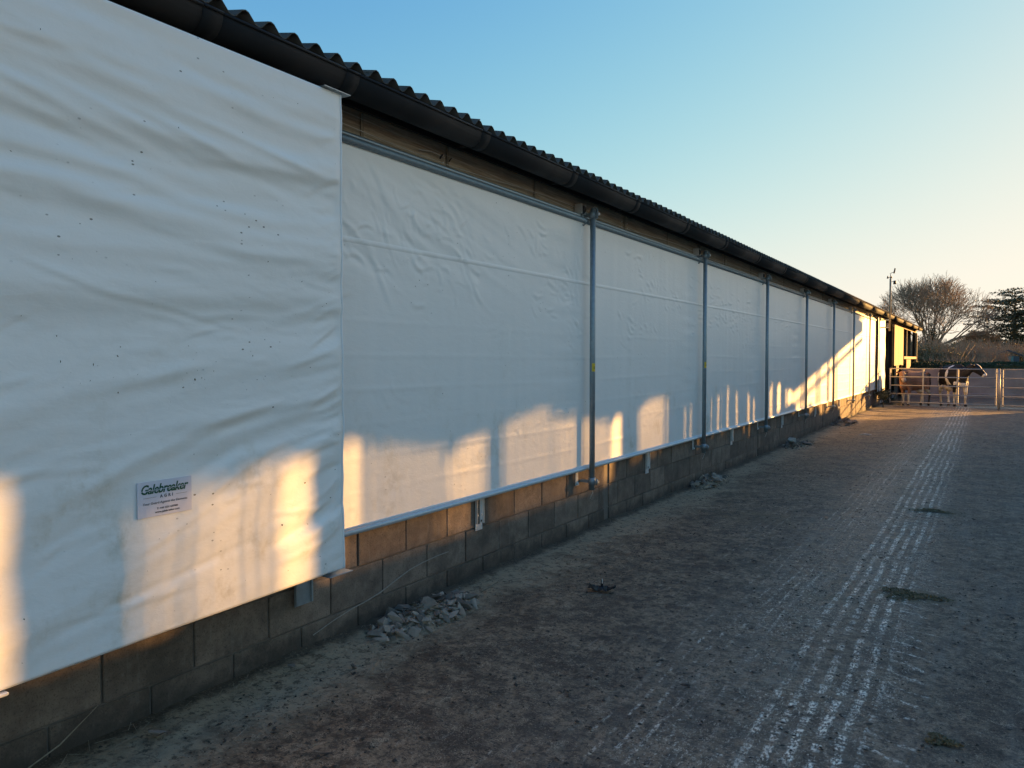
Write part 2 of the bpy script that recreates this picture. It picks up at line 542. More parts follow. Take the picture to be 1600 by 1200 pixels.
# ================================================================== the ground
def make_ground():
    m = MB()
    me = tri_mesh('field', [(-400,-300,-.06),(400,-300,-.06),(400,900,-.06),(-400,900,-.06)], [(0,1,2,3)], M['field'])
    tag(link_mesh('ground', me), kind='structure')
    ys = [-4.0]
    while ys[-1] < 1.5: ys.append(ys[-1] + .07)
    while ys[-1] < 46.0: ys.append(ys[-1] + .018*max(1, ys[-1]/3.0))
    ys = np.array(ys)
    xs = np.concatenate([np.arange(-.10, 4.4, .018), np.arange(4.4, 16, .3)])
    Xg, Yg = np.meshgrid(xs, ys, indexing='ij')
    Z = .010*fbm(Xg*.7, Yg*.7, 3, 5) + .006*fbm(Xg*4, Yg*3.4, 4, 8)
    fine = fbm(Xg*19, Yg*17, 3, 12)
    Z += .0050*fine*(Yg < 14)
    clod = np.clip(vnoise(Xg*13, Yg*11, 33) - .45, 0, 1)*(.5+.5*vnoise(Xg*2.1, Yg*1.9, 4))
    Z += .020*clod*np.clip(1 - Yg/24, 0, 1)
    # banked dirt against the foot of the wall
    Z += .035*np.exp(-np.clip(Xg, 0, 9)/.16)*(.6 + .6*fbm(Xg*3, Yg*1.7, 4, 77))
    wet = sstep(29.0, 30.2, Yg)
    Z = Z*(1-wet) + (-.004)*wet
    V = np.stack([Xg.ravel(), Yg.ravel(), Z.ravel()], 1)
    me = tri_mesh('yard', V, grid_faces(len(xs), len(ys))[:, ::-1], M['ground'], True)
    me.flip_normals() if me.polygons[0].normal.z < 0 else None
    tag(link_mesh('yard', me), kind='structure')
make_ground()

def crumbs():
    n = 30000
    y = 1.2 + 20*rng.random(n)**1.7
    x = rng.random(n)*5.2
    k = .5 + vnoise(x*1.3, y*.9, 91)*.5
    keep = rng.random(n) < .25 + .75*k
    x, y = x[keep], y[keep]; n = len(x)
    s = .0028 + .0075*rng.random(n)**4
    oct_ = np.array([(1,0,0),(0,1,0),(-1,0,0),(0,-1,0),(0,0,1),(0,0,-.4)], float)
    fc = np.array([(0,1,4),(1,2,4),(2,3,4),(3,0,4),(1,0,5),(2,1,5),(3,2,5),(0,3,5)])
    J = rng.uniform(.5, 1.5, (n, 6, 1))
    st = rng.uniform(.6, 2.2, (n, 1)); a = rng.uniform(0, PI, n)
    P = oct_[None]*J*s[:, None, None]
    P[..., 0] *= st; P[..., 2] *= .6
    ca, sa = np.cos(a)[:, None], np.sin(a)[:, None]
    X0 = P[..., 0]*ca - P[..., 1]*sa; Y0 = P[..., 0]*sa + P[..., 1]*ca
    V = np.stack([X0 + x[:, None], Y0 + y[:, None], P[..., 2] + .004 + s[:, None]*.3], -1).reshape(-1, 3)
    F = (fc[None] + (np.arange(n)*6)[:, None, None]).reshape(-1, 3)
    tag(link_mesh('mud_crumbs', tri_mesh('mud_crumbs', V, F, M['crumb'])), kind='stuff')
crumbs()

# ================================================================== the long barn
barn = thing('barn', 'long low cattle barn with concrete block wall, corrugated roof and black gutter', 'barn', (0, 0, 0))
BAYS = [6.97, 12.87, 18.77, 24.0, 29.9]
WALL_TOP = .83
COURSES = [(-.06, .145), (.145, .375), (.375, .60), (.60, .83)]

# mortar bed behind the blocks (their joints are recessed into it)
mb = MB()
mb.box(-.20, -.012, -4.0, 30.0, -.3, WALL_TOP - .01)
mb.build('mortar_bed', M['mortar'], barn)

blk = MB().cbox(-.10, 0.0, 0, .441, 0, .217, .004).mesh('concrete_block', M['block'])
blk_half = {}
def add_block(y0, w, z0, h):
    key = (round(w, 2), round(h, 3))
    if key not in blk_half:
        blk_half[key] = MB().cbox(-.10, 0.0, 0, w, 0, h, .004).mesh('concrete_block', M['block'])
    o = link_mesh('concrete_block', blk_half[key], barn)
    o.location = (random.uniform(-.003, .003), y0, z0)
    return o
far = MB()
for ci, (z0, z1) in enumerate(COURSES):
    y = 3.652 - .45*18 + (.225 if ci % 2 == 0 else 0) - .004
    h = z1 - z0 - .009
    while y < 29.6:
        y1 = y + .441
        segs = [(y, y1)]
        for b in BAYS:                                   # the stanchions interrupt the courses
            ns = []
            for a, c in segs:
                if c <= b - .06 or a >= b + .06: ns.append((a, c))
                else:
                    if a < b - .07: ns.append((a, b - .06))
                    if c > b + .07: ns.append((b + .06, c))
            segs = ns
        for a, c in segs:
            if c - a < .03: continue
            if a < -1.5: continue
            if a < 14.2: add_block(a, round(c - a, 2), z0 + .0045, round(h, 3))
            else: far.cbox(-.10, random.uniform(-.002, .002), a, c, z0 + .0045, z0 + h, .004)
        y += .45
tag(far.build('far_blocks', M['block'], barn), kind='stuff')

# steel stanchions standing in the wall
for b in BAYS[:4] + [29.9, 34.1, 38.2, 45.3]:
    s = MB()
    s.box(-.15, -.04, b - .055, b + .055, -.02, 3.0)
    s.box(-.043, -.030, b - .05, b - .038, -.02, 3.0); s.box(-.043, -.030, b + .038, b + .05, -.02, 3.0)
    s.build('stanchion', M['black'], barn)

# wide fascia boards under the eaves, with pale drip strips
ends = [-4.0, 1.2, 3.46, 7.35, 10.9, 14.6, 18.5, 22.4, 26.2, 29.9]
for a, b in zip(ends[:-1], ends[1:]):
    o = MB().cbox(-.03, .004 + random.uniform(-.002, .002), a + .003, b - .003, 2.66, 2.905, .003).build('fascia_board', M['board'], barn)
    o = MB().cbox(-.03, .002 + random.uniform(-.002, .002), a + .003, b - .003, 2.910, 3.14, .003).build('fascia_board', M['board'], barn)
for y in (3.455, 4.31, 5.51, 7.36, 8.6, 10.9, 12.3, 14.61, 16.5, 18.5):
    MB().box(.0065, .012, y, y + .016 + .008*random.random(), 2.67, 3.11).build('batten', M['batten'], barn)
for y in (7.29, 7.43, 4.27, 10.85, 10.97, 14.5):
    for z in (3.02, 2.97):
        MB().tube((.006, y, z), (.013, y, z), .006, n=6).build('nail_head', M['bright_zinc'], barn)
# black stained eaves board that carries the gutter
MB().box(.05, .075, -4.0, 45.5, 3.075, 3.155).build('eaves_board', M['black'], barn)
MB().box(-.03, .10, -4.0, 45.5, 3.145, 3.155).build('soffit', M['black'], barn)

# gutter: half-round lengths with a wider union at each joint
def gutter_len(r, x, z, y0, y1, th=.004):
    m = MB(); n = 12; vs = []
    for yy in (y0, y1):
        for rr in (r, r - th):
            for i in range(n+1):
                t = PI + PI*i/n
                vs.append((x + rr*math.cos(t), yy, z + rr*math.sin(t)*1.12))
    k = n+1
    fs = []
    for i in range(n):
        fs += [(i, i+1, 2*k+i+1, 2*k+i), (k+i+1, k+i, 3*k+i, 3*k+i+1), (i+1, i, k+i, k+i+1), (2*k+i, 2*k+i+1, 3*k+i+1, 3*k+i)]
    fs += [(0, 2*k, 3*k, k), (n, k+n, 3*k+n, 2*k+n)]
    m.add(vs, fs, True)
    # rolled front lip
    m.tube((x + r, y0, z), (x + r, y1, z), .008, n=6)
    return m
GX, GZ = .245, 3.135
joints = [-4.0, .9, 2.19, 3.05, 4.32, 5.62, 6.95, 8.4, 9.9, 11.6, 13.3, 15.1, 17.2, 19.4, 21.9, 24.6, 27.6, 30.8, 34.5, 38.5, 42.0, 44.9]
for a, b in zip(joints[:-1], joints[1:]):
    g = gutter_len(.088, GX, GZ, a + .002, b - .002).build('gutter', M['gutter'], barn)
    c = gutter_len(.0905, GX, GZ + .001, b - .05, b + .05, .005).build('gutter_union', M['gutter'], g)
    MB().box(GX - .13, GX - .085, b - .02, b + .02, GZ - .07, GZ - .01).build('gutter_bracket', M['black'], g)

# corrugated sheets, 146 mm pitch
def corr(length, npitch, up, rise, x0, z0, mat, name, parent, yy):
    pitch, amp, th, seg = .146, .025, .0065, 8
    n = npitch*seg + 3
    vs = []
    for end in (0, 1):
        for lay in (0, 1):
            for i in range(n):
                y = i*pitch/seg
                # rounded trapezoid wave
                w = math.sin(2*PI*y/pitch); w = math.copysign(abs(w)**.75, w)
                vs.append((x0 - up*length*end, y, z0 + rise*length*end + amp*w + (0 if lay else -th)))
    k = n; fs = []
    for i in range(n-1):
        fs += [(k+i, k+i+1, 3*k+i+1, 3*k+i), (i+1, i, 2*k+i, 2*k+i+1), (i, i+1, k+i+1, k+i), (2*k+i+1, 2*k+i, 3*k+i, 3*k+i+1)]
    fs += [(0, k, 3*k, 2*k), (n-1, 2*k+n-1, 3*k+n-1, k+n-1)]
    m = MB(); m.add(vs, fs, True)
    return m.mesh(name, mat)
sheet = corr(6.3, 7, 1, .21, .30, 3.192, M['roof'], 'roof_sheet', barn, 0)
y = 2.21 - 1.022*6
k = 0
while y < 44.6:
    o = link_mesh('roof_sheet', sheet, barn)
    o.location = (random.uniform(-.004, .004), y, .003*(k % 2) + random.uniform(-.002, .002))
    y += 1.022; k += 1
YEND = y
rear = MB().add([(-6.0,-4,4.52),(-6.0,YEND,4.52),(-12.3,YEND,3.2),(-12.3,-4,3.2),(-6.0,-4,4.50),(-6.0,YEND,4.50),(-12.3,YEND,3.18),(-12.3,-4,3.18)],
     [(0,1,2,3),(7,6,5,4),(0,4,5,1),(1,5,6,2),(2,6,7,3),(3,7,4,0)])
rear.build('rear_roof', M['roof'], barn)
MB().tube((-6.0,-4,4.53), (-6.0,YEND,4.53), .12, n=10).build('ridge_cap', M['roof'], barn)
MB().box(-12.2, -12.05, -4, 45.2, -.1, 3.15).build('rear_wall', M['darkboard'], barn)
MB().box(-12.0, -.21, -3.9, 45.0, -.05, -.004).build('barn_floor', M['concrete'], barn)
g = MB(); g.prism([(-12.0,-.05),(-.22,-.05),(-.22,3.1),(-6,4.35),(-12.0,3.1)], 'y', -3.95, -3.85)
g.build('gable_wall', M['darkboard'], barn)
g = MB(); g.prism([(-12.0,-.05),(-.22,-.05),(-.22,3.1),(-6,4.35),(-12.0,3.1)], 'y', 45.15, 45.25)
g.build('gable_wall', M['darkboard'], barn)
# purlins seen in the open bays
for xx in (-1.5, -3.0, -4.5):
    MB().box(xx, xx + .08, -3.8, 45.1, 3.02 + (-xx)*.20, 3.16 + (-xx)*.20).build('purlin', M['darkboard'], barn)
# open far bays: light boards, rail and posts
for i in range(9):
    a = 34.3 + i*.43
    MB().cbox(.0, .025, a, a + .415, 1.34 + random.uniform(-.02, .02), 3.13, .003).build('cladding_board', M['boardv'], barn)
for a, z0, z1 in ((35.6, .95, 1.36), (36.1, 1.12, 1.36)):
    MB().cbox(-.03, -.003, a, a + .40, z0, z1, .003).build('cladding_board', M['boardv'], barn)
MB().cbox(.0, .03, 38.25, 45.4, 2.95, 3.13, .003).build('fascia_board', M['boardv'], barn)
MB().cbox(.0, .05, 38.3, 45.2, 1.60, 1.72, .003).build('rail', M['boardv'], barn)
for i in range(5):
    a = 40.1 + i*.47
    MB().cbox(-.03, -.003, a, a + .45, 1.1, 1.585, .003).build('cladding_board', M['boardv'], barn)
MB().box(-.06, .0-.003, 40.2, 40.32, .0, 2.95).build('timber_post', M['batten'], barn)
MB().box(-.02, .07, 45.22, 45.36, .0, 2.945).build('timber_post', M['batten'], barn)
MB().box(-.02, .05, 34.9, 35.0, .0, 1.33).build('timber_post', M['batten'], barn)
MB().cbox(-.25, -.05, 38.4, 45.1, -.05, .75, .01).build('low_wall', M['concrete'], barn)
MB().cbox(-.05, .03, 29.5, 29.86, .83, 3.13, .003).build('cladding_board', M['boardv'], barn)

# scratched pale scuff curving over the blocks
pts = [(3.05,.075),(3.2,.11),(3.36,.138),(3.5,.152),(3.62,.172),(3.774,.214),(3.9,.245),(4.038,.262),(4.2,.272),(4.326,.273)]
sc = MB(); vs = []; fs = []
for i, (yy, zz) in enumerate(pts):
    w = .0042*(1 - abs(i-4.5)/9)
    vs += [(.0036, yy, zz - w), (.0036, yy, zz + w), (.001, yy, zz + w), (.001, yy, zz - w)]
for i in range(len(pts)-1):
    a, b = 4*i, 4*i+4
    for q in range(4): fs.append((a+q, a+(q+1) % 4, b+(q+1) % 4, b+q))
sc.add(vs, fs); sc.build('scuff_mark', simple('scratched_lime', (.30, .27, .23), .9, 0, .6, 60), barn)

# ================================================================== curtain along the wall
CX = .050
CRINKLES = []
rk = random.Random(5)
for _ in range(75):
    cx = 2.9 + 12*rk.random()**1.5; cz = rk.choice((rk.uniform(2.0, 2.75), rk.uniform(1.8, 2.6), rk.uniform(.8, 2.4)))
    an0 = rk.gauss(-.45, .35); N = rk.randint(5, 13); hk = .0042 if cz > 1.9 else .0014
    for _ in range(N):
        CRINKLES.append((cx + rk.gauss(0, .20), min(cz + rk.gauss(0, .09), 2.78), rk.uniform(.03, .13), an0 + rk.gauss(0, .5), rk.uniform(.3, 1)*hk, rk.uniform(.007, .017)))
for _ in range(26):                                    # long tension folds from the top left
    x0 = rk.uniform(2.8, 4.6); z0 = rk.uniform(2.15, 2.75)
    CRINKLES.append((x0, z0, rk.uniform(.25, .6), rk.gauss(-.62, .10), rk.uniform(.0012, .0032), rk.uniform(.012, .026)))
def disp_curtain(s, z):
    d = .0045*fbm((s*.62 - z)*1.5 + 3, (s + z*.5)*.35, 3, 21)
    d += .0025*vnoise(s*.8, z*2.2, 5)
    # tension folds falling away from the top left corner
    u = (z - 2.62 + .30*(s - 3.2)); along = s*.8
    m = np.exp(-((s-3.9)/1.1)**2)*sstep(1.9, 2.45, z)
    d += m*.005*vnoise(along*1.1, u*9, 31) + m*.003*vnoise(along*2.2, u*22, 32)
    # crumpled creases, in patches, mostly high up
    for (x0, z0, L, an, h, w) in CRINKLES:
        lo, hi = np.searchsorted(s[:, 0], [x0-L-.05, x0+L+.05])
        if hi <= lo: continue
        S_, Z_ = s[lo:hi]-x0, z[lo:hi]-z0
        ca, sa = math.cos(an), math.sin(an)
        t = S_*ca + Z_*sa; n = -S_*sa + Z_*ca + .18*L*np.sin(t/L*2.2 + x0*7)
        d[lo:hi] += h*np.exp(-(t/L*1.5)**4)*(np.exp(-(n/w)**2) - .55*np.exp(-((n+w*1.8)/(w*1.5))**2))
    # slack ripples beside every post
    for k in range(9):
        p = 6.38 + 3.22*k - .45
        d += .0022*np.exp(-((s-p)/.35)**2)*vnoise(s*1.5, z*13, 60+k)*sstep(.7, 1.2, z)
    # level pack-creases from the roll
    ph = z/.205 + .12*vnoise(s*.5, z*.2, 70)
    c = np.abs(ph - np.round(ph))
    d += .0020*np.exp(-(c/.07)**2)*(.55 + .6*vnoise(s*1.1, np.round(ph)*3.1, 71))*sstep(2.2, 1.6, z)
    d += .0012*vnoise(s*9, z*.8, 77)
    edge = np.minimum(sstep(2.865, 2.72, z), sstep(.60, .70, z))
    return d*edge
sy = [2.75]
while sy[-1] < 29.5: sy.append(sy[-1] + .0125*max(1.0, sy[-1]/3.4))
sy = np.array(sy); sz = np.linspace(.628, 2.862, 190)
Sg, Zg = np.meshgrid(sy, sz, indexing='ij')
D = disp_curtain(Sg, Zg)
curt = thing('ventilation_curtain', 'long white ventilation curtain stretched between pipes beyond the first cover', 'curtain', (CX, 2.75, 0))
off = np.array([CX, 2.75, 0])
V = np.stack([CX + D.ravel(), Sg.ravel(), Zg.ravel()], 1) - off
F = grid_faces(len(sy), len(sz))
me = tri_mesh('fabric', V, F, M['curtain'], True)
fabric_o = link_mesh('fabric', me, curt)
md = fabric_o.modifiers.new('thickness', 'SOLIDIFY'); md.thickness = .0012; md.offset = -1
# welded seam band
zz = 2.318 + np.array([-.017, -.015, .015, .017])
Sb, Zb = np.meshgrid(sy, zz, indexing='ij')
Db = disp_curtain(Sb, Zb) + np.array([-.0004, .0011, .0011, -.0004])[None]
me = tri_mesh('seam', np.stack([CX + Db.ravel(), Sb.ravel(), Zb.ravel()], 1) - off, grid_faces(len(sy), 4), M['curtain'], True)
link_mesh('seam', me, curt)
def rel(b, name, mat, parent, o=off):
    b.v = [(p[0]-o[0], p[1]-o[1], p[2]-o[2]) for p in b.v]
    return b.build(name, mat, parent)
rel(MB().tube((CX+.004, 2.75, 2.885), (CX+.004, 29.5, 2.885), .024, n=14), 'top_pipe', M['galv_dull'], curt)
rel(MB().tube((CX-.022, 2.75, 2.925), (CX-.022, 29.5, 2.925), .016, n=10), 'top_batten', M['galv'], curt)
rel(MB().tube((CX+.004, 2.75, .615), (CX+.004, 29.5, .615), .019, n=14), 'bottom_pipe', M['bright_zinc'], curt)
rel(MB().tube((CX, 2.75, .637), (CX, 29.5, .637), .0075, n=8), 'hem_cord', M['welt'], curt)

# ================================================================== posts with arms and pulleys
POST_Y = [6.38, 9.66, 12.93, 16.17, 19.37, 22.55, 25.85, 28.2]
which = ['first and nearest', 'second', 'third', 'fourth', 'fifth', 'sixth', 'seventh', 'eighth and farthest']
def make_post():
    t = thing('curtain_post', 'x', 'post')
    X0 = .125
    MB().tube((X0,0,.42), (X0,0,2.99), .0255, n=16).build('tube', M['galv_dull'], t)
    b = MB().cbox(.006, .19, -.018, .018, .485, .510, .003); b.tube((.172, 0, .47), (.172, 0, .525), .010, n=8)
    b.build('bottom_arm', M['galv_dull'], t)
    b = MB().tube((X0,0,.465), (X0,0,.535), .033, n=14); b.build('clamp', M['galv_dull'], t)
    b = MB().cbox(.010, .19, -.020, .020, 2.925, 2.950, .003)
    b.tube((.168, 0, 2.90), (.168, 0, 2.985), .009, n=8)
    b.build('top_arm', M['galv_dull'], t)
    b = MB().tube((X0,0,2.90), (X0,0,2.965), .034, n=14); b.build('clamp', M['galv_dull'], t)
    # u-bolt over the tube top
    b = MB().path([(X0-.02,.035,2.90),(X0-.02,.035,3.0),(X0,.035,3.012),(X0+.02,.035,3.0),(X0+.02,.035,2.90)], .005)
    b.build('u_bolt', M['bright_zinc'], t)
    # pulley block on the wall side, its wheel and plates
    p = MB().box(.010, .018, -.14, -.06, 2.83, 3.02); p.box(.018, .085, -.14, -.134, 2.93, 3.02); p.box(.018, .085, -.066, -.06, 2.93, 3.02)
    p.build('pulley_bracket', M['bright_zinc'], t)
    MB().tube((.055,-.125,2.975), (.055,-.075,2.975), .040, n=18).build('pulley_wheel', M['rubber'], t)
    for z in (2.925, 2.86):
        MB().tube((.018,-.10,z), (.040,-.10,z), .013, n=6).build('bolt', M['bright_zinc'], t)
    MB().path([(.045,-.085,2.925),(.06,-.07,2.89),(.085,-.055,2.865),(.06,-.05,2.84),(.02,-.06,2.85)], .008).build('rope_hook', M['galv_dull'], t)
    # pale cord tail and slotted strap at the foot
    MB().box(.006, .010, -.105, -.055, .46, .60).build('strap_plate', M['bright_zinc'], t)
    MB().tube((.010,-.08,.478), (.028,-.08,.478), .014, n=6).build('bolt', M['bright_zinc'], t)
    MB().path([(X0,.0,.43),(X0+.01,-.004,.40),(X0-.005,-.03,.345)], .0035, n=5).build('cord_tail', M['wire'], t)
    return t
p0 = make_post()
posts = []
for i, y in enumerate(POST_Y):
    t = p0 if i == 0 else copy_tree(p0)
    t.location = (0, y, 0)
    posts.append(t)
    tag(t, f'{which[i]} galvanised post in front of the white curtain', 'post', 'galvanised posts holding the curtain')
for i in (0, 1):
    s = MB()
    n = 5; vs = []
    for z in (1.51, 1.585):
        for k in range(n):
            a = R(-75 + 60*k/(n-1)*1.3); vs.append((.125 + .0262*math.cos(a), .0262*math.sin(a), z))
    s.add(vs, [(k, k+1, n+k+1, n+k) for k in range(n-1)], True)
    st = s.build('sticker', M['yellow'], posts[i])
    w = MB(); w.box(.1385, .1395, -.0245, -.0235, 1.53, 1.565)
    # warning triangle mark
    v = [(.1475,-.0155,1.535),(.1510,-.0065,1.535),(.1492,-.0115,1.560)]
    w2 = MB().add([(p[0]-.0008, p[1]-.0008, p[2]) for p in v] + [(p[0]+.0006, p[1]-.0006, p[2]) for p in v],
                  [(0,2,1),(3,4,5),(0,1,4,3),(1,2,5,4),(2,0,3,5)])
    w2.build('warning_triangle', M['rubber'], st)

# slotted wall brackets under the curtain
def make_bracket():
    t = thing('wall_bracket', 'x', 'bracket')
    b = MB()
    b.cbox(.004, .010, -.045, .045, -.15, -.105, .0015)
    b.cbox(.004, .010, -.045, -.014, -.105, .105, .0015)
    b.cbox(.004, .010, .014, .045, -.105, .105, .0015)
    b.box(.010, .028, -.045, -.042, -.10, .105); b.box(.010, .028, .042, .045, -.10, .105)
    b.build('slotted_plate', M['bright_zinc'], t)
    for yy in (-.03, .03):
        MB().tube((.010, yy, -.035), (.020, yy, -.035), .009, n=6).build('bolt', M['bright_zinc'], t)
        MB().tube((.0100, yy, -.085), (.0115, yy, -.085), .009, n=10).build('slot', M['rubber'], t)
    return t
b0 = make_bracket()
where = ['nearest slotted bracket under the curtain, left of the first post', 'slotted bracket on the wall between first and second post',
         'slotted bracket on the wall between second and third post', 'slotted bracket on the wall between third and fourth post',
         'slotted bracket on the wall between fourth and fifth post', 'slotted bracket on the wall between fifth and sixth post']
for i, y in enumerate([4.70, 8.02, 11.33, 14.6, 17.8, 21.0]):
    t = b0 if i == 0 else copy_tree(b0)
    t.location = (0, y, .505)
    tag(t, 'bright zinc ' + where[i], 'bracket', 'slotted brackets on the block wall')

# cable running along the fascia boards, with a knot
cb = thing('steel_cable', 'thin pale cable strung along the fascia boards above the curtain', 'cable', (.03, 2.7, 3.0))
pts = [(0, (28-2.7)*i/60, -.014 + .012*math.cos(i*.9) - .02*math.sin(PI*((i*.4216) % 3.22)/3.22)) for i in range(61)]
MB().path(pts, .0022, n=5).build('strand', M['wire'], cb)
MB().path([(0,-.05,.07),(0,.7,.045),(.002,1.6,.015),(0,3.6,-.05)], .0012, n=4).build('second_strand', M['wire'], cb)
MB().path([(.003,1.28,-.012),(.004,1.40,.004),(.004,1.46,.002),(.004,1.55,-.006)], .004, n=5).build('cable_tie', M['wire'], cb)
MB().path([(.006,1.50,-.022),(.006,1.53,.012)], .006, n=6).build('cable_clamp', M['rubber'], cb)
MB().path([(.006,1.60,-.022),(.006,1.63,.008)], .005, n=6).build('cable_clamp', M['rubber'], cb)

# ================================================================== white covers over the winding ends
CREASES = [((1.32,1.978),(1.777,1.892),.004,.010),((1.443,1.856),(2.448,1.749),.0035,.008),((1.331,2.486),(1.93,2.45),.006,.03),
           ((1.93,2.45),(2.93,2.470),.004,.02),((2.55,1.60),(2.93,1.66),.005,.014),((2.45,1.38),(2.93,1.50),.006,.02),
           ((2.0,.985),(2.62,1.22),.006,.018),((1.76,.86),(2.2,1.0),.005,.014),((1.3,1.19),(1.70,1.235),.004,.015),
           ((2.72,1.16),(2.94,1.21),.005,.012),((1.4,.66),(2.2,.72),.004,.012),((2.45,.92),(2.9,.83),.004,.013),((1.32,.92),(1.72,.965),.004,.02)]
def slope_at(z):
    return -.06 + .40*float(sstep(2.3, .9, z))
rc = random.Random(77)
for _ in range(105):                                  # long soft folds
    s0, z0 = rc.uniform(-.9, 2.8), rc.uniform(.5, 2.9)
    sl = slope_at(z0) + rc.gauss(0, .05); L = rc.uniform(.35, 1.1)
    CREASES.append(((s0, z0), (s0 + L, z0 + L*sl), rc.uniform(.003, .0075)*rc.choice((1, 1, -1)), rc.uniform(.016, .040)))
for _ in range(170):                                   # short sharp creases
    s0, z0 = rc.uniform(-.9, 2.9), rc.uniform(.5, 2.9)
    sl = slope_at(z0) + rc.gauss(0, .22); L = rc.uniform(.06, .38)
    CREASES.append(((s0, z0), (s0 + L, z0 + L*sl), rc.uniform(.0008, .0028), rc.uniform(.005, .012)))
for _ in range(60):                                   # puckers off the right-hand edge
    z0 = rc.uniform(.55, 2.0) if rc.random() < .8 else rc.uniform(2.0, 2.9)
    L = rc.uniform(.05, .30); sl = rc.gauss(.42, .16)
    CREASES.append(((2.95 - L, z0 - L*sl), (2.95, z0), rc.uniform(.001, .0038), rc.uniform(.007, .02)))
def disp_cover(s, z):
    sl = -.05 + .38*sstep(2.3, .9, z)
    b = z - sl*(s - 1.9)
    d = .0105*vnoise(s*.45 + 3, b*4.6, 11)*(1 - .7*sstep(2.6, 2.95, z))
    d += .0125*vnoise(s*.6 + 8.3, b*10.0 + .4*vnoise(s*1.3, z*1.3, 2), 12)*(.45 + .55*sstep(-.4, .5, vnoise(s*.6, z*.8, 3)))
    d += .0045*vnoise(s*1.1, b*17, 13)*sstep(-.3, .7, vnoise(s*.9, z*1.1, 14))
    m = sstep(2.60, 2.95, s)*sstep(2.3, 1.7, z)
    d += m*.009*vnoise(s*2, (z - .55*(s - 2.95))*9, 18)
    for (a, c, h, w) in CREASES:
        lo, hi = np.searchsorted(s[:, 0], [min(a[0], c[0])-.1, max(a[0], c[0])+.1])
        if hi <= lo: continue
        S_, Z_ = s[lo:hi], z[lo:hi]
        ax, az_ = a; bx, bz = c
        L = math.hypot(bx-ax, bz-az_); ux, uz = (bx-ax)/L, (bz-az_)/L
        t = (S_-ax)*ux + (Z_-az_)*uz
        n = -(S_-ax)*uz + (Z_-az_)*ux + .05*L*np.sin(t/L*2.6 + az_*9)
        k = sstep(-.02 - w, L*.35, t)*sstep(L + .02 + w, L*.65, t)
        d[lo:hi] += k*h*(np.exp(-(n/w)**2) - .6*np.exp(-((n+w*1.9)/(w*1.6))**2))
    d += .0011*vnoise(s*8 + z*3, b*34, 51) + .0008*vnoise(s*21, b*55, 52)*sstep(-.2, .5, vnoise(s*1.9, z*2.3, 53))
    lab = np.exp(-(((s-1.92)/.17)**4 + ((z-1.063)/.13)**4))
    d = d*(1 - lab*.97)
    top = sstep(3.0, 2.9, z); rt = sstep(2.949, 2.90, s)
    return .78*d*(.25 + .75*top)*(.35+.65*rt)
def make_cover(y0, y1, zb, label, ds, disp, KX=.34):
    t = thing('curtain_cover', label, 'cover', (KX, y0, 0), group='white covers over the curtain ends')
    o3 = np.array([KX, y0, 0])
    ss = np.arange(y0, y1 + ds*.5, ds); zs = np.linspace(0, 1, int(2.48/ds))
    A, B = np.meshgrid(ss, zs, indexing='ij')
    zb_ = zb[0] + (zb[1]-zb[0])*(A-y0)/(y1-y0)
    Zc = zb_ + (2.987 - zb_)*B
    Dd = disp(A, Zc) if disp else .01*vnoise(A*1.2, Zc*4, 5)
    Aw = A + (.0035*vnoise(Zc*7, Zc*0, 44) + .006*np.clip(vnoise(Zc*16, Zc*0, 45)-.35, 0, 1))*sstep(y1-.06, y1, A)
    V = np.stack([KX + Dd.ravel(), Aw.ravel(), Zc.ravel()], 1) - o3
    # turn the right edge and hem back a little
    me = tri_mesh('sheet', V, grid_faces(len(ss), len(zs)), M['cover'], True)
    sh = link_mesh('sheet', me, t)
    md = sh.modifiers.new('thickness', 'SOLIDIFY'); md.thickness = .0025; md.offset = -1
    # keder welt down the free edge
    n = len(zs); pts = []
    for j in range(0, n, 2):
        pts.append((Dd[-1, j] - .001, Aw[-1, j] + .003 - y0, Zc[-1, j]))
    MB().path(pts, .0055, n=6).build('edge_welt', M['welt'], t)
    hem = [(Dd[i, 0] - .006, A[i, 0] - y0, Zc[i, 0] + .003) for i in range(0, len(ss), 4)]
    MB().path(hem, .006, n=6).build('hem_rod', M['rubber'], t)
    L = y1 - y0
    b = MB().cbox(-.16, .022, L-.125, L+.060, 2.992, 2.997, .001); b.box(-.16, -.154, L-.125, L+.060, 2.93, 2.992)
    b.build('end_plate', M['galv'], t)
    b = MB().cbox(-.17, .020, L-.11, L+.055, zb[1]-.022, zb[1]-.017, .001); b.box(-.10, -.094, L-.11, L+.055, zb[1]-.017, zb[1]+.05)
    b.build('end_plate', M['galv'], t)
    b = MB().tube((-.085, L-.02, zb[1]-.018), (-.085, L-.02, 2.99), .028, n=12)
    b.build('roller_tube', M['galv_dull'], t)
    b = MB().box(-.30, -.296, L-.06, L+.07, zb[1]-.24, zb[1]+.08)
    b.box(-.296, -.286, L-.058, L-.046, zb[1]-.235, zb[1]+.08); b.box(-.296, -.286, L+.052, L+.064, zb[1]-.235, zb[1]+.08)
    b.build('support_channel', M['galv_dull'], t)
    b = MB().box(-.32, -.10, L-.9, L-.86, 2.9, 2.94); b.box(-.32, -.10, L-.9, L-.86, zb[1]+.05, zb[1]+.09)
    b.build('support_arm', M['galv_dull'], t)
    return t
cover = make_cover(-1.0, 2.941, (.44, .526), 'large creased white cover sheet in the foreground with printed sticker', .0115, disp_cover)
MB().cbox(-.02, .02, 2.27, 2.31, .472, .485, .003).build('hook', M['bright_zinc'], cover)
cover2 = make_cover(27.95, 30.0, (.49, .49), 'small sunlit white cover sheet at the gate end of the curtain', .05, None, .13)

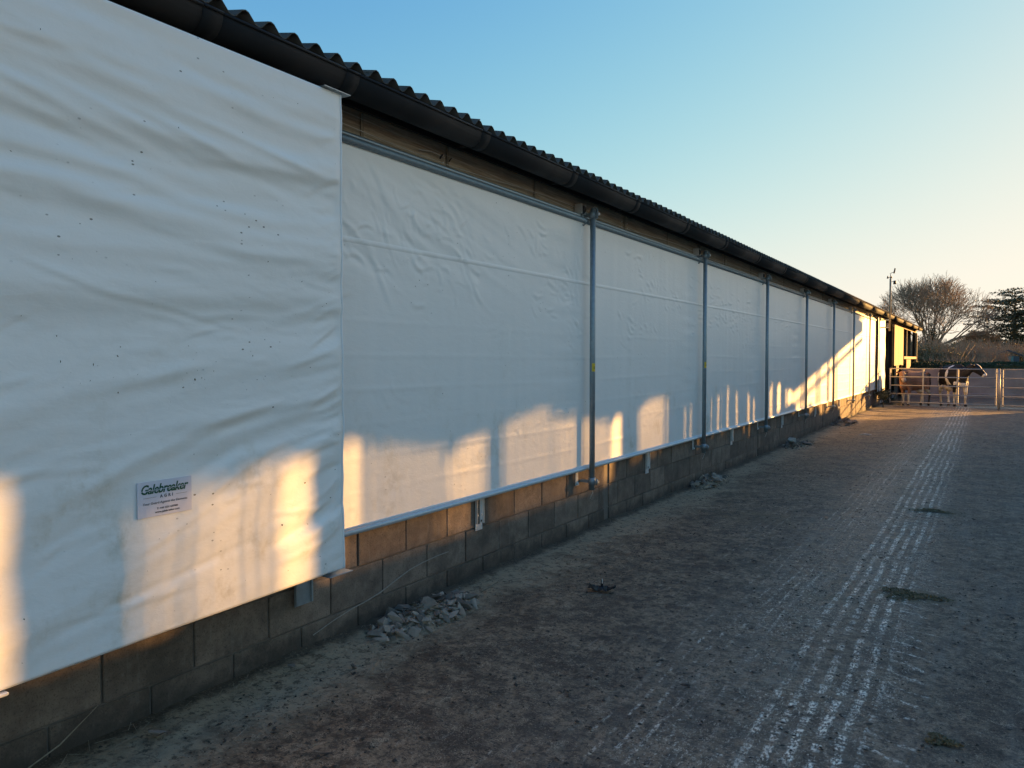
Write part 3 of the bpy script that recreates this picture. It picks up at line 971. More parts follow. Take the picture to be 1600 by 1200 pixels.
def flecks(n):
    r_ = np.random.default_rng(12)
    s = r_.uniform(1.0, 2.92, n); z = .48 + 2.4*r_.random(n)**2.1
    k = r_.integers(0, 16, n//2)                         # half of them in splashes
    cs, cz = r_.uniform(1.3, 2.85, 16), .55 + 1.5*r_.random(16)**1.3
    s[:n//2] = cs[k] + r_.normal(0, .07, n//2); z[:n//2] = cz[k] + r_.normal(0, .05, n//2)
    ok = (z > .56) & (z < 2.95) & (s < 2.93); s, z = s[ok], z[ok]; n = len(s)
    g = np.linspace(-1.0, 2.941, 343); A = g[:, None]; 
    L = .0014 + .0052*r_.random(n)**3.5; w = L*r_.uniform(.25, .8, n); a = r_.uniform(0, PI, n)
    P = []
    gz = np.linspace(.45, 2.99, 260); GA, GB = np.meshgrid(g, gz, indexing='ij'); GD = disp_cover(GA, GB)
    ii = np.clip(((s+1)/(3.941)*342).astype(int), 0, 341); jj = np.clip(((z-.45)/2.54*259).astype(int), 0, 258)
    fs_ = (s+1)/3.941*342 - ii; fz_ = (z-.45)/2.54*259 - jj
    d = GD[ii, jj]*(1-fs_)*(1-fz_) + GD[ii+1, jj]*fs_*(1-fz_) + GD[ii, jj+1]*(1-fs_)*fz_ + GD[ii+1, jj+1]*fs_*fz_
    V = []
    for (ca, cb) in ((1, 0), (.3, 1), (-1, .1), (-.2, -1)):
        V.append(np.stack([d + .0012, s + 1 + ca*L*np.cos(a) - cb*w*np.sin(a), z + ca*L*np.sin(a) + cb*w*np.cos(a)], 1))
    V.append(np.stack([d + .0035, s + 1, z], 1))
    V = np.stack(V, 1).reshape(-1, 3)
    F = (np.array([[0,1,4],[1,2,4],[2,3,4],[3,0,4]])[None] + (np.arange(n)*5)[:, None, None]).reshape(-1, 3)
    o = link_mesh('mud_flecks', tri_mesh('mud_flecks', V, F, simple('dried_muck', (.13, .10, .055), .9, 0, .5, 40)), cover); o['kind'] = 'stuff'
flecks(110)

# printed label on the near cover
def txt(body, size, mat, name, parent, y, z, shear=0.0, space=1.0, width=None, bold=0.0, split=None, align='CENTER'):
    c = bpy.data.curves.new(name, 'FONT'); c.body = body; c.size = size
    c.align_x = align; c.align_y = 'CENTER'; c.shear = shear; c.space_character = space
    c.extrude = .0003; c.offset = bold; c.resolution_u = 3
    o = bpy.data.objects.new('tmp', c); COL.objects.link(o)
    dg = bpy.context.evaluated_depsgraph_get()
    me = bpy.data.meshes.new_from_object(o.evaluated_get(dg))
    bpy.data.objects.remove(o)
    v = np.zeros(len(me.vertices)*3); me.vertices.foreach_get('co', v); v = v.reshape(-1, 3)
    if width:
        w = v[:, 0].max() - v[:, 0].min(); v[:, 0] = (v[:, 0] - (v[:, 0].max()+v[:, 0].min())/2)*width/w
    me.vertices.foreach_set('co', v.ravel())
    me.materials.clear(); me.materials.append(mat)
    q = bpy.data.objects.new(name, me); COL.objects.link(q); q.parent = parent
    # text x -> +Y (right as seen from the yard), text y -> +Z, normal -> +X
    q.matrix_local = Matrix(((0, 0, 1, .0022), (1, 0, 0, y), (0, 1, 0, z), (0, 0, 0, 1)))
    return q
LY, LZ = 1.920, 1.0635
lab = MB().cbox(-.0012, .0012, -.122, .122, -.0725, .0725, .0004).build('printed_label', M['label_white'], cover)
lab.location = (.0050, LY + 1.0, LZ)
m = txt('Galebreaker', .052, M['green_ink'], 'logo_lettering', lab, 0, .038, .30, .95, .212, .0012)
# white slash through the logo
MB().add([(.0026,-.108,.0335),(.0026,.104,.0365),(.0026,.104,.0385),(.0026,-.108,.0355),(.0022,-.108,.0335),(.0022,.104,.0365),(.0022,.104,.0385),(.0022,-.108,.0355)],
         [(0,1,2,3),(7,6,5,4),(0,4,5,1),(1,5,6,2),(2,6,7,3),(3,7,4,0)]).build('logo_stripe', M['label_white'], lab)
txt('A G R I', .017, M['grey_ink'], 'lettering', lab, .004, .006, 0, 1.1, .058, .0004)
txt('Your Guard Against the Elements', .0135, M['grey_ink'], 'lettering', lab, 0, -.018, 0, 1, .200)
txt('T: +44 1531 637900', .011, M['grey_ink'], 'lettering', lab, .008, -.042, 0, 1, .095, .0002)
txt('www.galebreaker.com', .011, M['grey_ink'], 'lettering', lab, .008, -.056, 0, 1, .110, .0002)
for a, b in ((-.098, -.040), (.048, .100)):
    MB().box(.0015, .0022, a, b, .0055, .0065).build('rule', M['grey_ink'], lab)

# ================================================================== unseen shed across the yard, shaped to band the curtain with shade
shed = thing('shading_shed', 'tall unseen open-fronted shed across the yard, shaped to cast bands of shade on the curtains', 'shed', (8.3, 13.1, 0))
SO = np.array([8.3, 13.1, 0])
def spart(b, name, mat): return rel(b, name, mat, shed, SO)
SY0, SY1 = 13.1, 37.5
spart(MB().add([(8.0,SY0,4.70),(8.0,SY1,4.70),(14.9,SY1,7.0),(14.9,SY0,7.0),(8.0,SY0,4.76),(8.0,SY1,4.76),(14.9,SY1,7.06),(14.9,SY0,7.06)],
     [(0,1,2,3),(7,6,5,4),(0,4,5,1),(1,5,6,2),(2,6,7,3),(3,7,4,0)]), 'roof', M['roof'])
for y in np.arange(SY0 + .2, SY1, 5.85):
    spart(MB().box(14.4, 14.6, y, y+.2, 0, 6.85), 'post', M['black'])
# unseen front posts, set where shade bands should fall: (from, to) along Y
for a, b in ((13.56,14.03),(19.9,20.35),(25.8,26.05),(31.7,31.85)):
    spart(MB().box(8.36, 8.40, a + .12, b + .14, 0, 4.7), 'post', M['black'])
spart(MB().box(8.34, 8.40, SY0, 29.0, 3.26, 4.80), 'front_cladding', M['bounce_sheet'])  # unseen; hangs low to keep sun off the upper curtains
# unseen slats added in the opening, spaced to dim the sun bay by bay
def boards(y0, y1, w, gap, z0=2.3, z1=3.3):
    y0, y1 = y0 + .12, y1 + .12
    y = y0
    while y < y1:
        zt = z1
        spart(MB().box(8.36, 8.385, y, min(y+w, y1), z0, zt), 'light_slat', M['darkboard'])
        y += w + gap
boards(13.1, 13.40, .018, .065)
boards(14.03, 14.40, .042, .050)
boards(14.46, 14.82, .030, .055)
boards(14.95, 15.95, .11, .035)
boards(16.04, 17.02, .055, .050)
boards(17.08, 17.46, .026, .055)
spart(MB().box(8.36, 8.385, 17.58, 17.82, 2.3, 3.4), 'light_slat', M['darkboard'])
boards(17.75, 18.5, .052, .050)
boards(18.5, 19.0, .036, .050)
boards(19.0, 19.7, .055, .055)
boards(20.35, 22.4, .050, .055)
boards(22.4, 24.6, .09, .07)
boards(24.6, 25.8, .12, .09)
boards(26.05, 27.6, .10, .20, 2.3, 4.7)
boards(28.9, 29.2, .10, .1, 2.3, 4.7)
boards(30.3, 30.9, .10, .12, 2.3, 4.7)
boards(32.5, 33.2, .09, .16, 2.3, 4.7)
# ragged lower ends added to break up the top of the sunlit bands
y = SY0
while y < 28.6:
    w = random.uniform(.07, .16)
    spart(MB().box(8.405, 8.425, y, y + w - .01, 3.24 - .09*(1 + math.sin(y*2.3)) - abs(random.gauss(0, .04)), 3.6), 'cladding_board', M['bounce_sheet'])
    y += w
# unseen far-side cladding, spaced to let the sun through in strips
y = SY0
k = 0
while y < 37:
    w = .30 + .25*random.random()
    if y > 30.5:
        spart(MB().box(14.62, 14.65, y, y+w, 2.0, 6.8), 'rear_board', M['darkboard'])
        y += w + (.14 if y < 35 else .4)
    else:
        y += 1.0
# end gable: cladding above a tie, a rail below it
spart(MB().add([(8.3,37.42,4.40),(14.5,37.42,4.40),(14.5,37.42,6.85),(8.3,37.42,4.72),(8.3,37.48,4.40),(14.5,37.48,4.40),(14.5,37.48,6.85),(8.3,37.48,4.72)],
     [(0,1,2,3),(7,6,5,4),(0,4,5,1),(1,5,6,2),(2,6,7,3),(3,7,4,0)]), 'gable_cladding', M['darkboard'])
spart(MB().box(8.3, 14.5, 37.40, 37.50, 4.12, 4.25), 'gable_rail', M['darkboard'])
# unseen low wall; lumps added on top shape the sunlight's lower edge
for i in range(11):
    a = 2.0 + i*2.9
    spart(MB().cbox(8.2, 8.34, a, a + 2.88, 0, 2.36, .01), 'wall_panel', M['bounce_sheet'])
tops = [(20.6,.5,.16),(21.6,.45,.22),(23.2,.6,.18),(24.4,.5,.10),(26.2,.36,.20),(26.95,.36,.34),(27.75,.42,.42),(28.6,.40,.26),(29.5,.35,.3),(30.6,.4,.2),(33.0,.5,.15)]
for yc, hw, hh in tops:
    b = MB()
    pr = [(yc + hw*math.cos(t), 2.36 + hh*math.sin(t)) for t in np.linspace(0, PI, 9)]
    b.prism(pr, 'x', 8.15, 8.9)
    spart(b, 'shade_lump', M['dung'])
blocker = thing('shade_block', 'low unseen building beyond the open shed, added to shade the gate end', 'building', (9.6, 48.5, 0))  # unseen building added to block the sun beyond the gate
blocker['label'] = 'low dark clad unseen building past the end of the open shed, added to shade the gate end'
MO = (9.6, 48.5, 0)
rel(MB().box(9.8, 22, 48.6, 58, 0, 3.1), 'wall', M['darkboard'], blocker, MO)
rel(MB().box(9.6, 22.2, 48.4, 58.2, 3.1, 3.22), 'roof', M['roof'], blocker, MO)

# ================================================================== gates
GZs = [.15, .43, .715, 1.005, 1.285]
def gate(name, label, p, q, stiles, r=.019):
    p, q = Vector(p), Vector(q)
    t = thing(name, label, 'gate', tuple(p), math.atan2(q.y-p.y, q.x-p.x), group='five-bar field gates')
    L = (q - p).length
    for z in GZs:
        MB().tube((0, 0, z), (L, 0, z), r, n=10).build('rail', M['gate'], t)
    for s, w in stiles:
        MB().cbox(s*L - w, s*L + w, -.012, .012, .11, 1.30, .002).build('stile', M['gate'], t)
    return t
gate('field_gate', 'galvanised five-bar gate in front of the cows, hinged beside the barn', (.37, 29.22, 0), (3.46, 28.65, 0), [(.004, .02), (.33, .024), (.655, .028), (.995, .02)])
gate('field_gate', 'second galvanised gate right of the thick gate post', (3.60, 28.63, 0), (7.2, 28.0, 0), [(.006, .02), (.5, .024), (.99, .02)])
gp = thing('gate_post', 'thick pale steel post between the two gates', 'post', (3.53, 28.64, 0))
MB().tube((0,0,-.05), (0,0,1.31), .034, n=14).build('tube', M['gate'], gp)
for z in (.3, 1.15):
    MB().cbox(-.075, .075, -.014, .014, z, z+.03, .002).build('hinge', M['gate'], gp)

# ================================================================== walls, hedge behind the gate
yw = thing('yard_wall', 'brown concrete yard wall behind the cows', 'wall', (0, 37.4, 0))
YO = (0, 37.4, 0)
for i in range(8):
    rel(MB().cbox(.06 + i*1.8, .06 + i*1.8 + 1.785, 37.4, 37.55, -.1, 1.17 + random.uniform(-.01, .01), .01), 'wall_panel', M['concrete'], yw, YO)
rel(MB().cbox(.06, 14.4, 37.28, 37.395, -.1, .18, .02), 'kerb', M['concrete'], yw, YO)

def leaf_cloud(n, pts_fn, size, name, mat, parent=None, flat=0.0):
    """n small leaf faces (two triangles each) spread by pts_fn(n) -> (n,3)"""
    P = pts_fn(n); n = len(P)
    a = rng.normal(size=(n, 3)); a[:, 2] *= (1-flat); a /= np.linalg.norm(a, axis=1)[:, None]
    b = rng.normal(size=(n, 3)); b -= a*(a*b).sum(1)[:, None]; b /= np.linalg.norm(b, axis=1)[:, None]
    s = size*rng.uniform(.5, 1.4, (n, 1))
    V = np.stack([P - a*s, P + b*s*.45, P + a*s, P - b*s*.45], 1).reshape(-1, 3)
    F = (np.array([[0, 1, 2, 3]])[None] + (np.arange(n)*4)[:, None, None]).reshape(-1, 4)
    return link_mesh(name, tri_mesh(name, V, F, mat), parent)

def hedge_pts(n):
    x = rng.uniform(-1, 9, n); f = rng.random(n)
    y = np.where(f < .55, rng.normal(.03, .05, n), rng.uniform(0, 1.1, n))
    top = 1.40 + .04*vnoise(x*1.3, x*0, 3)
    z = np.where(f < .55, rng.uniform(0, 1, n)*top, top + rng.normal(0, .035, n))
    return np.stack([x, y, z], 1)
hd = thing('clipped_hedge', 'low clipped green hedge just above the brown yard wall', 'hedge', (0, 43.5, 0))
MB().cbox(-1, 9, .08, 1.05, 0, 1.33, .05).build('twiggy_core', M['evergreen'], hd)
leaf_cloud(22000, hedge_pts, .035, 'foliage', M['hedge'], hd)

# ================================================================== trees
def frames(p, q):
    d = q - p; L = np.linalg.norm(d, axis=1, keepdims=True); d = d/np.maximum(L, 1e-6)
    a = np.where(np.abs(d[:, 2:3]) < .9, np.array([[0, 0, 1.]]), np.array([[1., 0, 0]]))
    u = np.cross(d, a); u /= np.linalg.norm(u, axis=1, keepdims=True)
    return u, np.cross(d, u)
def sticks(P, Q, r0, r1, n=3):
    P, Q = np.asarray(P, float), np.asarray(Q, float); r0 = np.asarray(r0)[:, None]; r1 = np.asarray(r1)[:, None]
    u, w = frames(P, Q); rings = []
    for c, r in ((P, r0), (Q, r1)):
        for k in range(n):
            t = 2*PI*k/n
            rings.append(c + (u*math.cos(t) + w*math.sin(t))*r)
    V = np.stack(rings, 1).reshape(-1, 3)
    F = np.array([[k, (k+1) % n, n+(k+1) % n, n+k] for k in range(n)])
    F = (F[None] + (np.arange(len(P))*2*n)[:, None, None]).reshape(-1, 4)
    return V, F

def grow(start, direction, length, rad, depth, out, spread, up, seed, shrink=.78, kids_n=(2, 3), lim=None):
    rr = random.Random(seed)
    stack = [(Vector(start), Vector(direction).normalized(), length, rad, depth)]
    while stack:
        p, d, L, r, k = stack.pop()
        nseg = 3 if k > 2 else 2
        for i in range(nseg):
            j = Vector((rr.gauss(0, 1), rr.gauss(0, 1), rr.gauss(0, 1)))*(.10 if k > 3 else .16)
            d = (d + j + Vector((0, 0, up))).normalized()
            q = p + d*(L/nseg)
            r2 = r*.9
            out.append((tuple(p), tuple(q), r, r2, k))
            if k < 6 and i < nseg-1 and rr.random() < .55:
                dd = (d + Vector((rr.gauss(0, 1), rr.gauss(0, 1), rr.gauss(0, .6)))*spread*.9).normalized()
                if k > 1: stack.append((q, dd, L*.6, r*.42, k-2))
            p, r = q, r2
        if k > 0:
            m = rr.randint(*kids_n)
            for _ in range(m):
                dd = (d + Vector((rr.gauss(0, 1), rr.gauss(0, 1), rr.gauss(0, .55)))*spread).normalized()
                if lim and not lim(p + dd*L*.4): dd = (dd*.6 + (lim.c - p).normalized()*.5).normalized()
                stack.append((p, dd, L*shrink*rr.uniform(.8, 1.15), r*.68, k-1))

def bare_tree(name, label, loc, H, W, depth, seed, mat, group=None, trunk=None, stems=5, minr=.0095, trunk_r=.24):
    """limbs fan out from a low fork and divide again and again until they reach the rounded crown"""
    t = thing(name, label, 'tree', loc, group=group)
    trunk = trunk or H*.24
    rr = random.Random(seed)
    MB().path([(0,0,-.1),(.03,0,trunk*.5),(.0,.02,trunk),(.02,.0,trunk*1.25)], [trunk_r*1.35, trunk_r, trunk_r*.9, trunk_r*.7], n=9).build('trunk', M['bark'], t)
    cz = trunk + (H - trunk)*.44; hz = H - cz; lowz = (cz - trunk)*1.1
    def inside(p, k=1.0):
        h = hz if p.z > cz else lowz
        return (p.x/(W/2))**2 + (p.y/(W/2))**2 + ((p.z-cz)/h)**2 < k
    big, small = [], []
    from collections import deque
    stack = deque()
    for i in range(stems):
        a = 2*PI*i/stems + rr.uniform(-.3, .3); tilt = rr.uniform(.1, 1.3)
        stack.append((Vector((0, 0, trunk*rr.uniform(.85, 1.2))), Vector((math.cos(a)*tilt, math.sin(a)*tilt, 1)).normalized(), trunk_r*.52, 0))
    while stack:
        p, d, r, lev = stack.popleft()
        L = H*rr.uniform(.10, .15)*(.925**lev)
        n = 2
        for k in range(n):
            out = Vector((p.x, p.y, (p.z - trunk)*.9)); out = out.normalized() if out.length > .3 else d
            d = (d + out*.05 + Vector((rr.gauss(0,.085), rr.gauss(0,.085), rr.gauss(0,.07) + .03))).normalized()
            q = p + d*(L/n); r2 = r*.93
            (big if r > .035 else small).append((tuple(p), tuple(q), max(r, minr), max(r2, minr*.9)))
            p, r = q, r2
            if lev > 1 and rr.random() < .30:              # side twigs
                dd = (d + Vector((rr.gauss(0,1), rr.gauss(0,1), rr.gauss(0,.8)))*.55).normalized()
                if lev < 9: stack.append((p, dd, r*.42, max(lev + 3, 7)))
        edge = 1.0 + .10*math.sin(5*math.atan2(p.y, p.x)) + rr.uniform(-.10, .14)
        if lev >= 12 or not inside(p, edge): continue
        m = 2 if rr.random() < .86 else 3
        if len(small) > 13000: m = 1
        if len(small) > 17000: break
        for _ in range(m):
            dd = (d + Vector((rr.gauss(0,1), rr.gauss(0,1), rr.gauss(0,.8)))*.30).normalized()
            stack.append((p, dd, r*rr.uniform(.66, .80), lev + 1))
    for nm, ss, n in (('limbs', big, 6), ('crown', small, 3)):
        if not ss: continue
        V, F = sticks([s[0] for s in ss], [s[1] for s in ss], [s[2] for s in ss], [s[3] for s in ss], n)
        link_mesh(nm, tri_mesh(nm, V, F, mat, True), t)
    return t, small
tr, seg = bare_tree('bare_tree', 'large round-crowned leafless tree behind the barn end and cows', (-1.35, 84, 0), 9.5, 9.4, 7, 5, M['bark_pale'], 'leafless trees behind the yard', 1.9, 7, .011, .30)
# ivy on the lower fork
def ivy(n):
    a = rng.uniform(0, 2*PI, n); h = np.clip(rng.normal(2.3, 1.0, n), .2, 5); r = (.22 + .55*rng.random(n)**1.5)*(1 + .5*np.sin(h*3 + a))
    return np.stack([r*np.cos(a), r*np.sin(a), h], 1)
leaf_cloud(5200, ivy, .09, 'ivy', M['ivy'], tr)
bare_tree('bare_tree', 'small pale leafless tree low behind the weather mast', (-7.6, 92, 0), 6.9, 6.0, 5, 11, M['bark_pale'], 'leafless trees behind the yard', 1.2, 5, .011, .13)
bare_tree('bare_tree', 'thin russet leafless tree between the big bare tree and the cedar', (2.6, 88, 0), 4.3, 5.2, 5, 19, M['brownbush'], 'leafless trees behind the yard', .8, 6, .012, .12)

# cedar with level plates of foliage
def cedar(loc, H):
    t = thing('cedar_tree', 'dark cedar with flat layered branches at the right edge', 'tree', loc)
    rr = random.Random(4)
    tr1 = [(0,0,-.1),(.02,0,2),(.0,.1,4.5),(-.05,.1,H*.92)]
    MB().path(tr1, [.34,.26,.17,.05], n=9).build('trunk', M['bark'], t)
    MB().path([(.1,0,.8),(.8,0,2.2),(.95,.0,4.5),(1.05,.0,H*.80)], [.22,.19,.13,.04], n=8).build('trunk', M['bark'], t)
    segs = []; P = []
    layers = [(.30,3.3),(.40,4.1),(.47,3.4),(.55,4.0),(.63,2.9),(.70,3.6),(.78,4.0),(.86,3.4),(.93,2.3),(.985,1.2)]
    for (h, reach) in layers:
        for stem in (0, 1):
            if stem and h > .84: continue
            bx = 0 if stem == 0 else .9
            for i in range(7):
                a = 2*PI*(i + rr.random()*.8)/7
                L = reach*rr.uniform(.6, 1.1)*(1 if stem == 0 else .85)
                z = H*(h + rr.gauss(0, .022))
                p = Vector((bx, 0, z - L*.13)); 
                dirv = Vector((math.cos(a), math.sin(a), rr.uniform(.02, .34)))
                prev = p; r = .055
                n = 6
                for k in range(n):
                    q = prev + (dirv + Vector((rr.gauss(0,.12), rr.gauss(0,.12), -.02*k)))*(L/n)
                    segs.append((tuple(prev), tuple(q), r, r*.78)); r *= .78
                    if k >= 1:
                        m = int(34*(L/3.2))
                        for _ in range(m):
                            w = .20 + .42*(k/n)
                            P.append((q.x + rr.gauss(0, w), q.y + rr.gauss(0, w), q.z + rr.gauss(.03, .055) + .09*math.sin(q.x*3.3 + i)))
                    prev = q
    V, F = sticks([s[0] for s in segs], [s[1] for s in segs], [s[2] for s in segs], [s[3] for s in segs], 4)
    link_mesh('branches', tri_mesh('branches', V, F, M['bark'], True), t)
    P = np.array(P)
    leaf_cloud(len(P), lambda n: P, .115, 'foliage', M['cedar'], t, .35)
    return t
cedar((5.45, 90, 0), 8.15)

def bush(label, loc, w, d, h, mat, n, size, seed, twigs=True, name='bush', core=True):
    t = thing(name, label, 'bush', loc, group='bushes behind the yard wall')
    r_ = np.random.default_rng(seed)
    lobes = [(r_.uniform(-.42, .42)*w, r_.uniform(-.35, .35)*d, r_.uniform(.25, .68)*h, r_.uniform(.22, .42)) for _ in range(9)]
    def pts(n):
        out = []
        for (x, y, z, s) in lobes:
            m = n//len(lobes)
            v = r_.normal(size=(m, 3)); v /= np.linalg.norm(v, axis=1)[:, None]
            v *= (r_.random((m, 1))**.45)
            q = np.stack([x + v[:, 0]*s*w*.75, y + v[:, 1]*s*d, z + v[:, 2]*s*h*.95], 1)
            q[:, 2] = np.maximum(q[:, 2], .05)
            out.append(q)
        return np.concatenate(out)
    leaf_cloud(n, pts, size, 'foliage', mat, t)
    m = 620
    base = np.stack([r_.uniform(-.4, .4, m)*w, r_.uniform(-.4, .4, m)*d, np.zeros(m)], 1)
    tip = base*1.15 + np.stack([r_.normal(0, .12, m)*w, r_.normal(0, .12, m)*d, r_.uniform(.5, 1.02, m)*h], 1)
    mid = (base + tip)/2 + r_.normal(0, .08, (m, 3))
    V, F = sticks(np.concatenate([base, mid]), np.concatenate([mid, tip]), np.full(2*m, .022), np.concatenate([np.full(m, .016), np.full(m, .007)]), 3)
    link_mesh('stems', tri_mesh('stems', V, F, M['bark_pale'], True), t)
    return t
bush('broad olive green bush just right of the barn end', (-.2, 58, 0), 4.2, 3.0, 2.9, M['olivebush'], 13000, .06, 1)
bush('dark green bush under the large bare tree', (1.5, 64, 0), 3.4, 2.5, 3.0, M['evergreen'], 9000, .065, 2)
bush('russet leafless thicket in the middle above the cow', (3.0, 62, 0), 2.4, 2.4, 2.7, M['brownbush'], 6000, .045, 3)
bush('pale brown thicket between the russet thicket and the teal shed', (3.5, 54, 0), 1.5, 1.6, 2.1, M['brownbush'], 3800, .04, 4)
bush('dark evergreen bush behind the roof of the teal shed', (4.75, 66, 0), 2.6, 2.2, 2.55, M['evergreen'], 8000, .06, 5)
bush('olive bush at the right edge beside the teal shed', (6.3, 60, 0), 2.0, 2.2, 2.4, M['olivebush'], 6000, .06, 6)
bush('low russet scrub behind the hedge and the black and white cow', (1.9, 50, 0), 3.4, 1.6, 1.75, M['brownbush'], 6000, .05, 8)
bush('large brown thicket farthest back beneath the cedar', (3.6, 78, 0), 5.5, 3.5, 3.3, M['brownbush'], 9000, .06, 9)
bush('dark green bush directly beyond the corner of the barn', (-1.5, 66, 0), 3.0, 2.5, 3.4, M['evergreen'], 9000, .065, 10)

# far tree line on the horizon
def line_pts(n):
    x = rng.uniform(-70, 150, n)
    top = 7 + 3.0*vnoise(x*.13, x*0, 7) + 1.5*vnoise(x*.5, x*0, 9)
    return np.stack([x, rng.uniform(0, 8, n), rng.random(n)**.8*top], 1)
wood = leaf_cloud(26000, line_pts, .42, 'distant_wood', M['olivebush'])
wood.location = (0, 190, 0); tag(wood, kind='stuff')

# little teal shed
ts = thing('garden_shed', 'small teal shed with grey pitched roof behind the hedge at right', 'shed', (4.35, 60, 0))
tealm = simple('teal_paint', (.13, .27, .28), .7, 0, .15, 5)
MB().box(-.62, .62, 0, 1.5, 0, 1.78).build('wall', simple('dark_blue_boards', (.08, .115, .15), .8, 0, .3, 5), ts)
MB().box(-.36, .30, -.03, 0, .2, 1.76).build('door', tealm, ts)
b = MB(); b.prism([(-.85, 1.76), (0, 2.12), (.85, 1.76), (.85, 1.84), (0, 2.20), (-.85, 1.84)], 'y', -.15, 1.6)
b.build('roof', simple('grey_roof_felt', (.09, .10, .12), .8, 0, .3, 5), ts)

# weather mast at the end of the eaves
wm = thing('weather_mast', 'thin mast with wind vane and cup sensor above the roof edge', 'mast', (.40, 28.6, 0))
MB().tube((0,0,2.55), (0,0,4.30), .030, n=10).build('pole', M['batten'], wm)
MB().box(-.42, 0, -.02, .02, 2.9, 2.94).build('bracket', M['galv'], wm)
MB().box(-.42, 0, -.02, .02, 2.65, 2.69).build('bracket', M['galv'], wm)
b = MB().tube((0,0,4.18), (.13,0,4.20), .010, n=6); b.tube((.13,0,4.10), (.13,0,4.22), .048, .040, n=10); b.build('rain_gauge', M['rubber'], wm)
b = MB().tube((0,0,4.30), (0,0,4.44), .013, n=6); b.build('spindle', M['rubber'], wm)
b = MB().tube((-.08,0,4.34), (.02,0,4.34), .012, n=6); b.tube((-.085,0,4.30), (-.085,0,4.39), .030, .012, n=8); b.tube((.03,0,4.31), (.03,0,4.37), .028, .012, n=8); b.build('cups', M['rubber'], wm)
b = MB().tube((-.02,0,4.46), (.12,0,4.52), .009, n=6); b.add([(.08,-.004,4.46),(.125,-.004,4.46),(.155,-.004,4.62),(.115,-.004,4.64),(.08,.004,4.46),(.125,.004,4.46),(.155,.004,4.62),(.115,.004,4.64)],
   [(0,1,2,3),(7,6,5,4),(0,4,5,1),(1,5,6,2),(2,6,7,3),(3,7,4,0)]); b.build('vane', M['rubber'], wm)

# ================================================================== cows
def loft(m, pts, ry, rz, n=14):
    """ring loft along pts with elliptical sections (width ry, height rz)"""
    pts = [Vector(p) for p in pts]; vs = []; fs = []
    for i, p in enumerate(pts):
        d = (pts[min(i+1, len(pts)-1)] - pts[max(i-1, 0)]).normalized()
        side = Vector((0, 1, 0)) - d*d.y
        if side.length < .2: side = Vector((0, 1, 0))
        side.normalize(); up = d.cross(side).normalized()
        if up.z < 0 and abs(d.z) < .7: up = -up
        for k in range(n):
            t = 2*PI*k/n
            vs.append(p + side*(ry[i]*math.cos(t)) + up*(rz[i]*math.sin(t)))
    for i in range(len(pts)-1):
        for k in range(n):
            fs.append((i*n+k, i*n+(k+1) % n, (i+1)*n+(k+1) % n, (i+1)*n+k))
    fs.append(tuple(range(n-1, -1, -1))); fs.append(tuple((len(pts)-1)*n+k for k in range(n)))
    m.add(vs, fs)
def ball(m, c, r, n=10):
    vs = []; fs = []
    for i in range(1, n//2+1):
        a = PI*i/(n//2+1)
        for k in range(n):
            t = 2*PI*k/n
            vs.append((c[0]+r[0]*math.sin(a)*math.cos(t), c[1]+r[1]*math.sin(a)*math.sin(t), c[2]+r[2]*math.cos(a)))
    q = n//2
    for i in range(q-1):
        for k in range(n): fs.append((i*n+k, i*n+(k+1) % n, (i+1)*n+(k+1) % n, (i+1)*n+k))
    vs += [(c[0], c[1], c[2]+r[2]), (c[0], c[1], c[2]-r[2])]
    for k in range(n):
        fs.append((q*n, (k+1) % n, k)); fs.append((q*n+1, (q-1)*n+k, (q-1)*n+(k+1) % n))
    m.add(vs, fs)

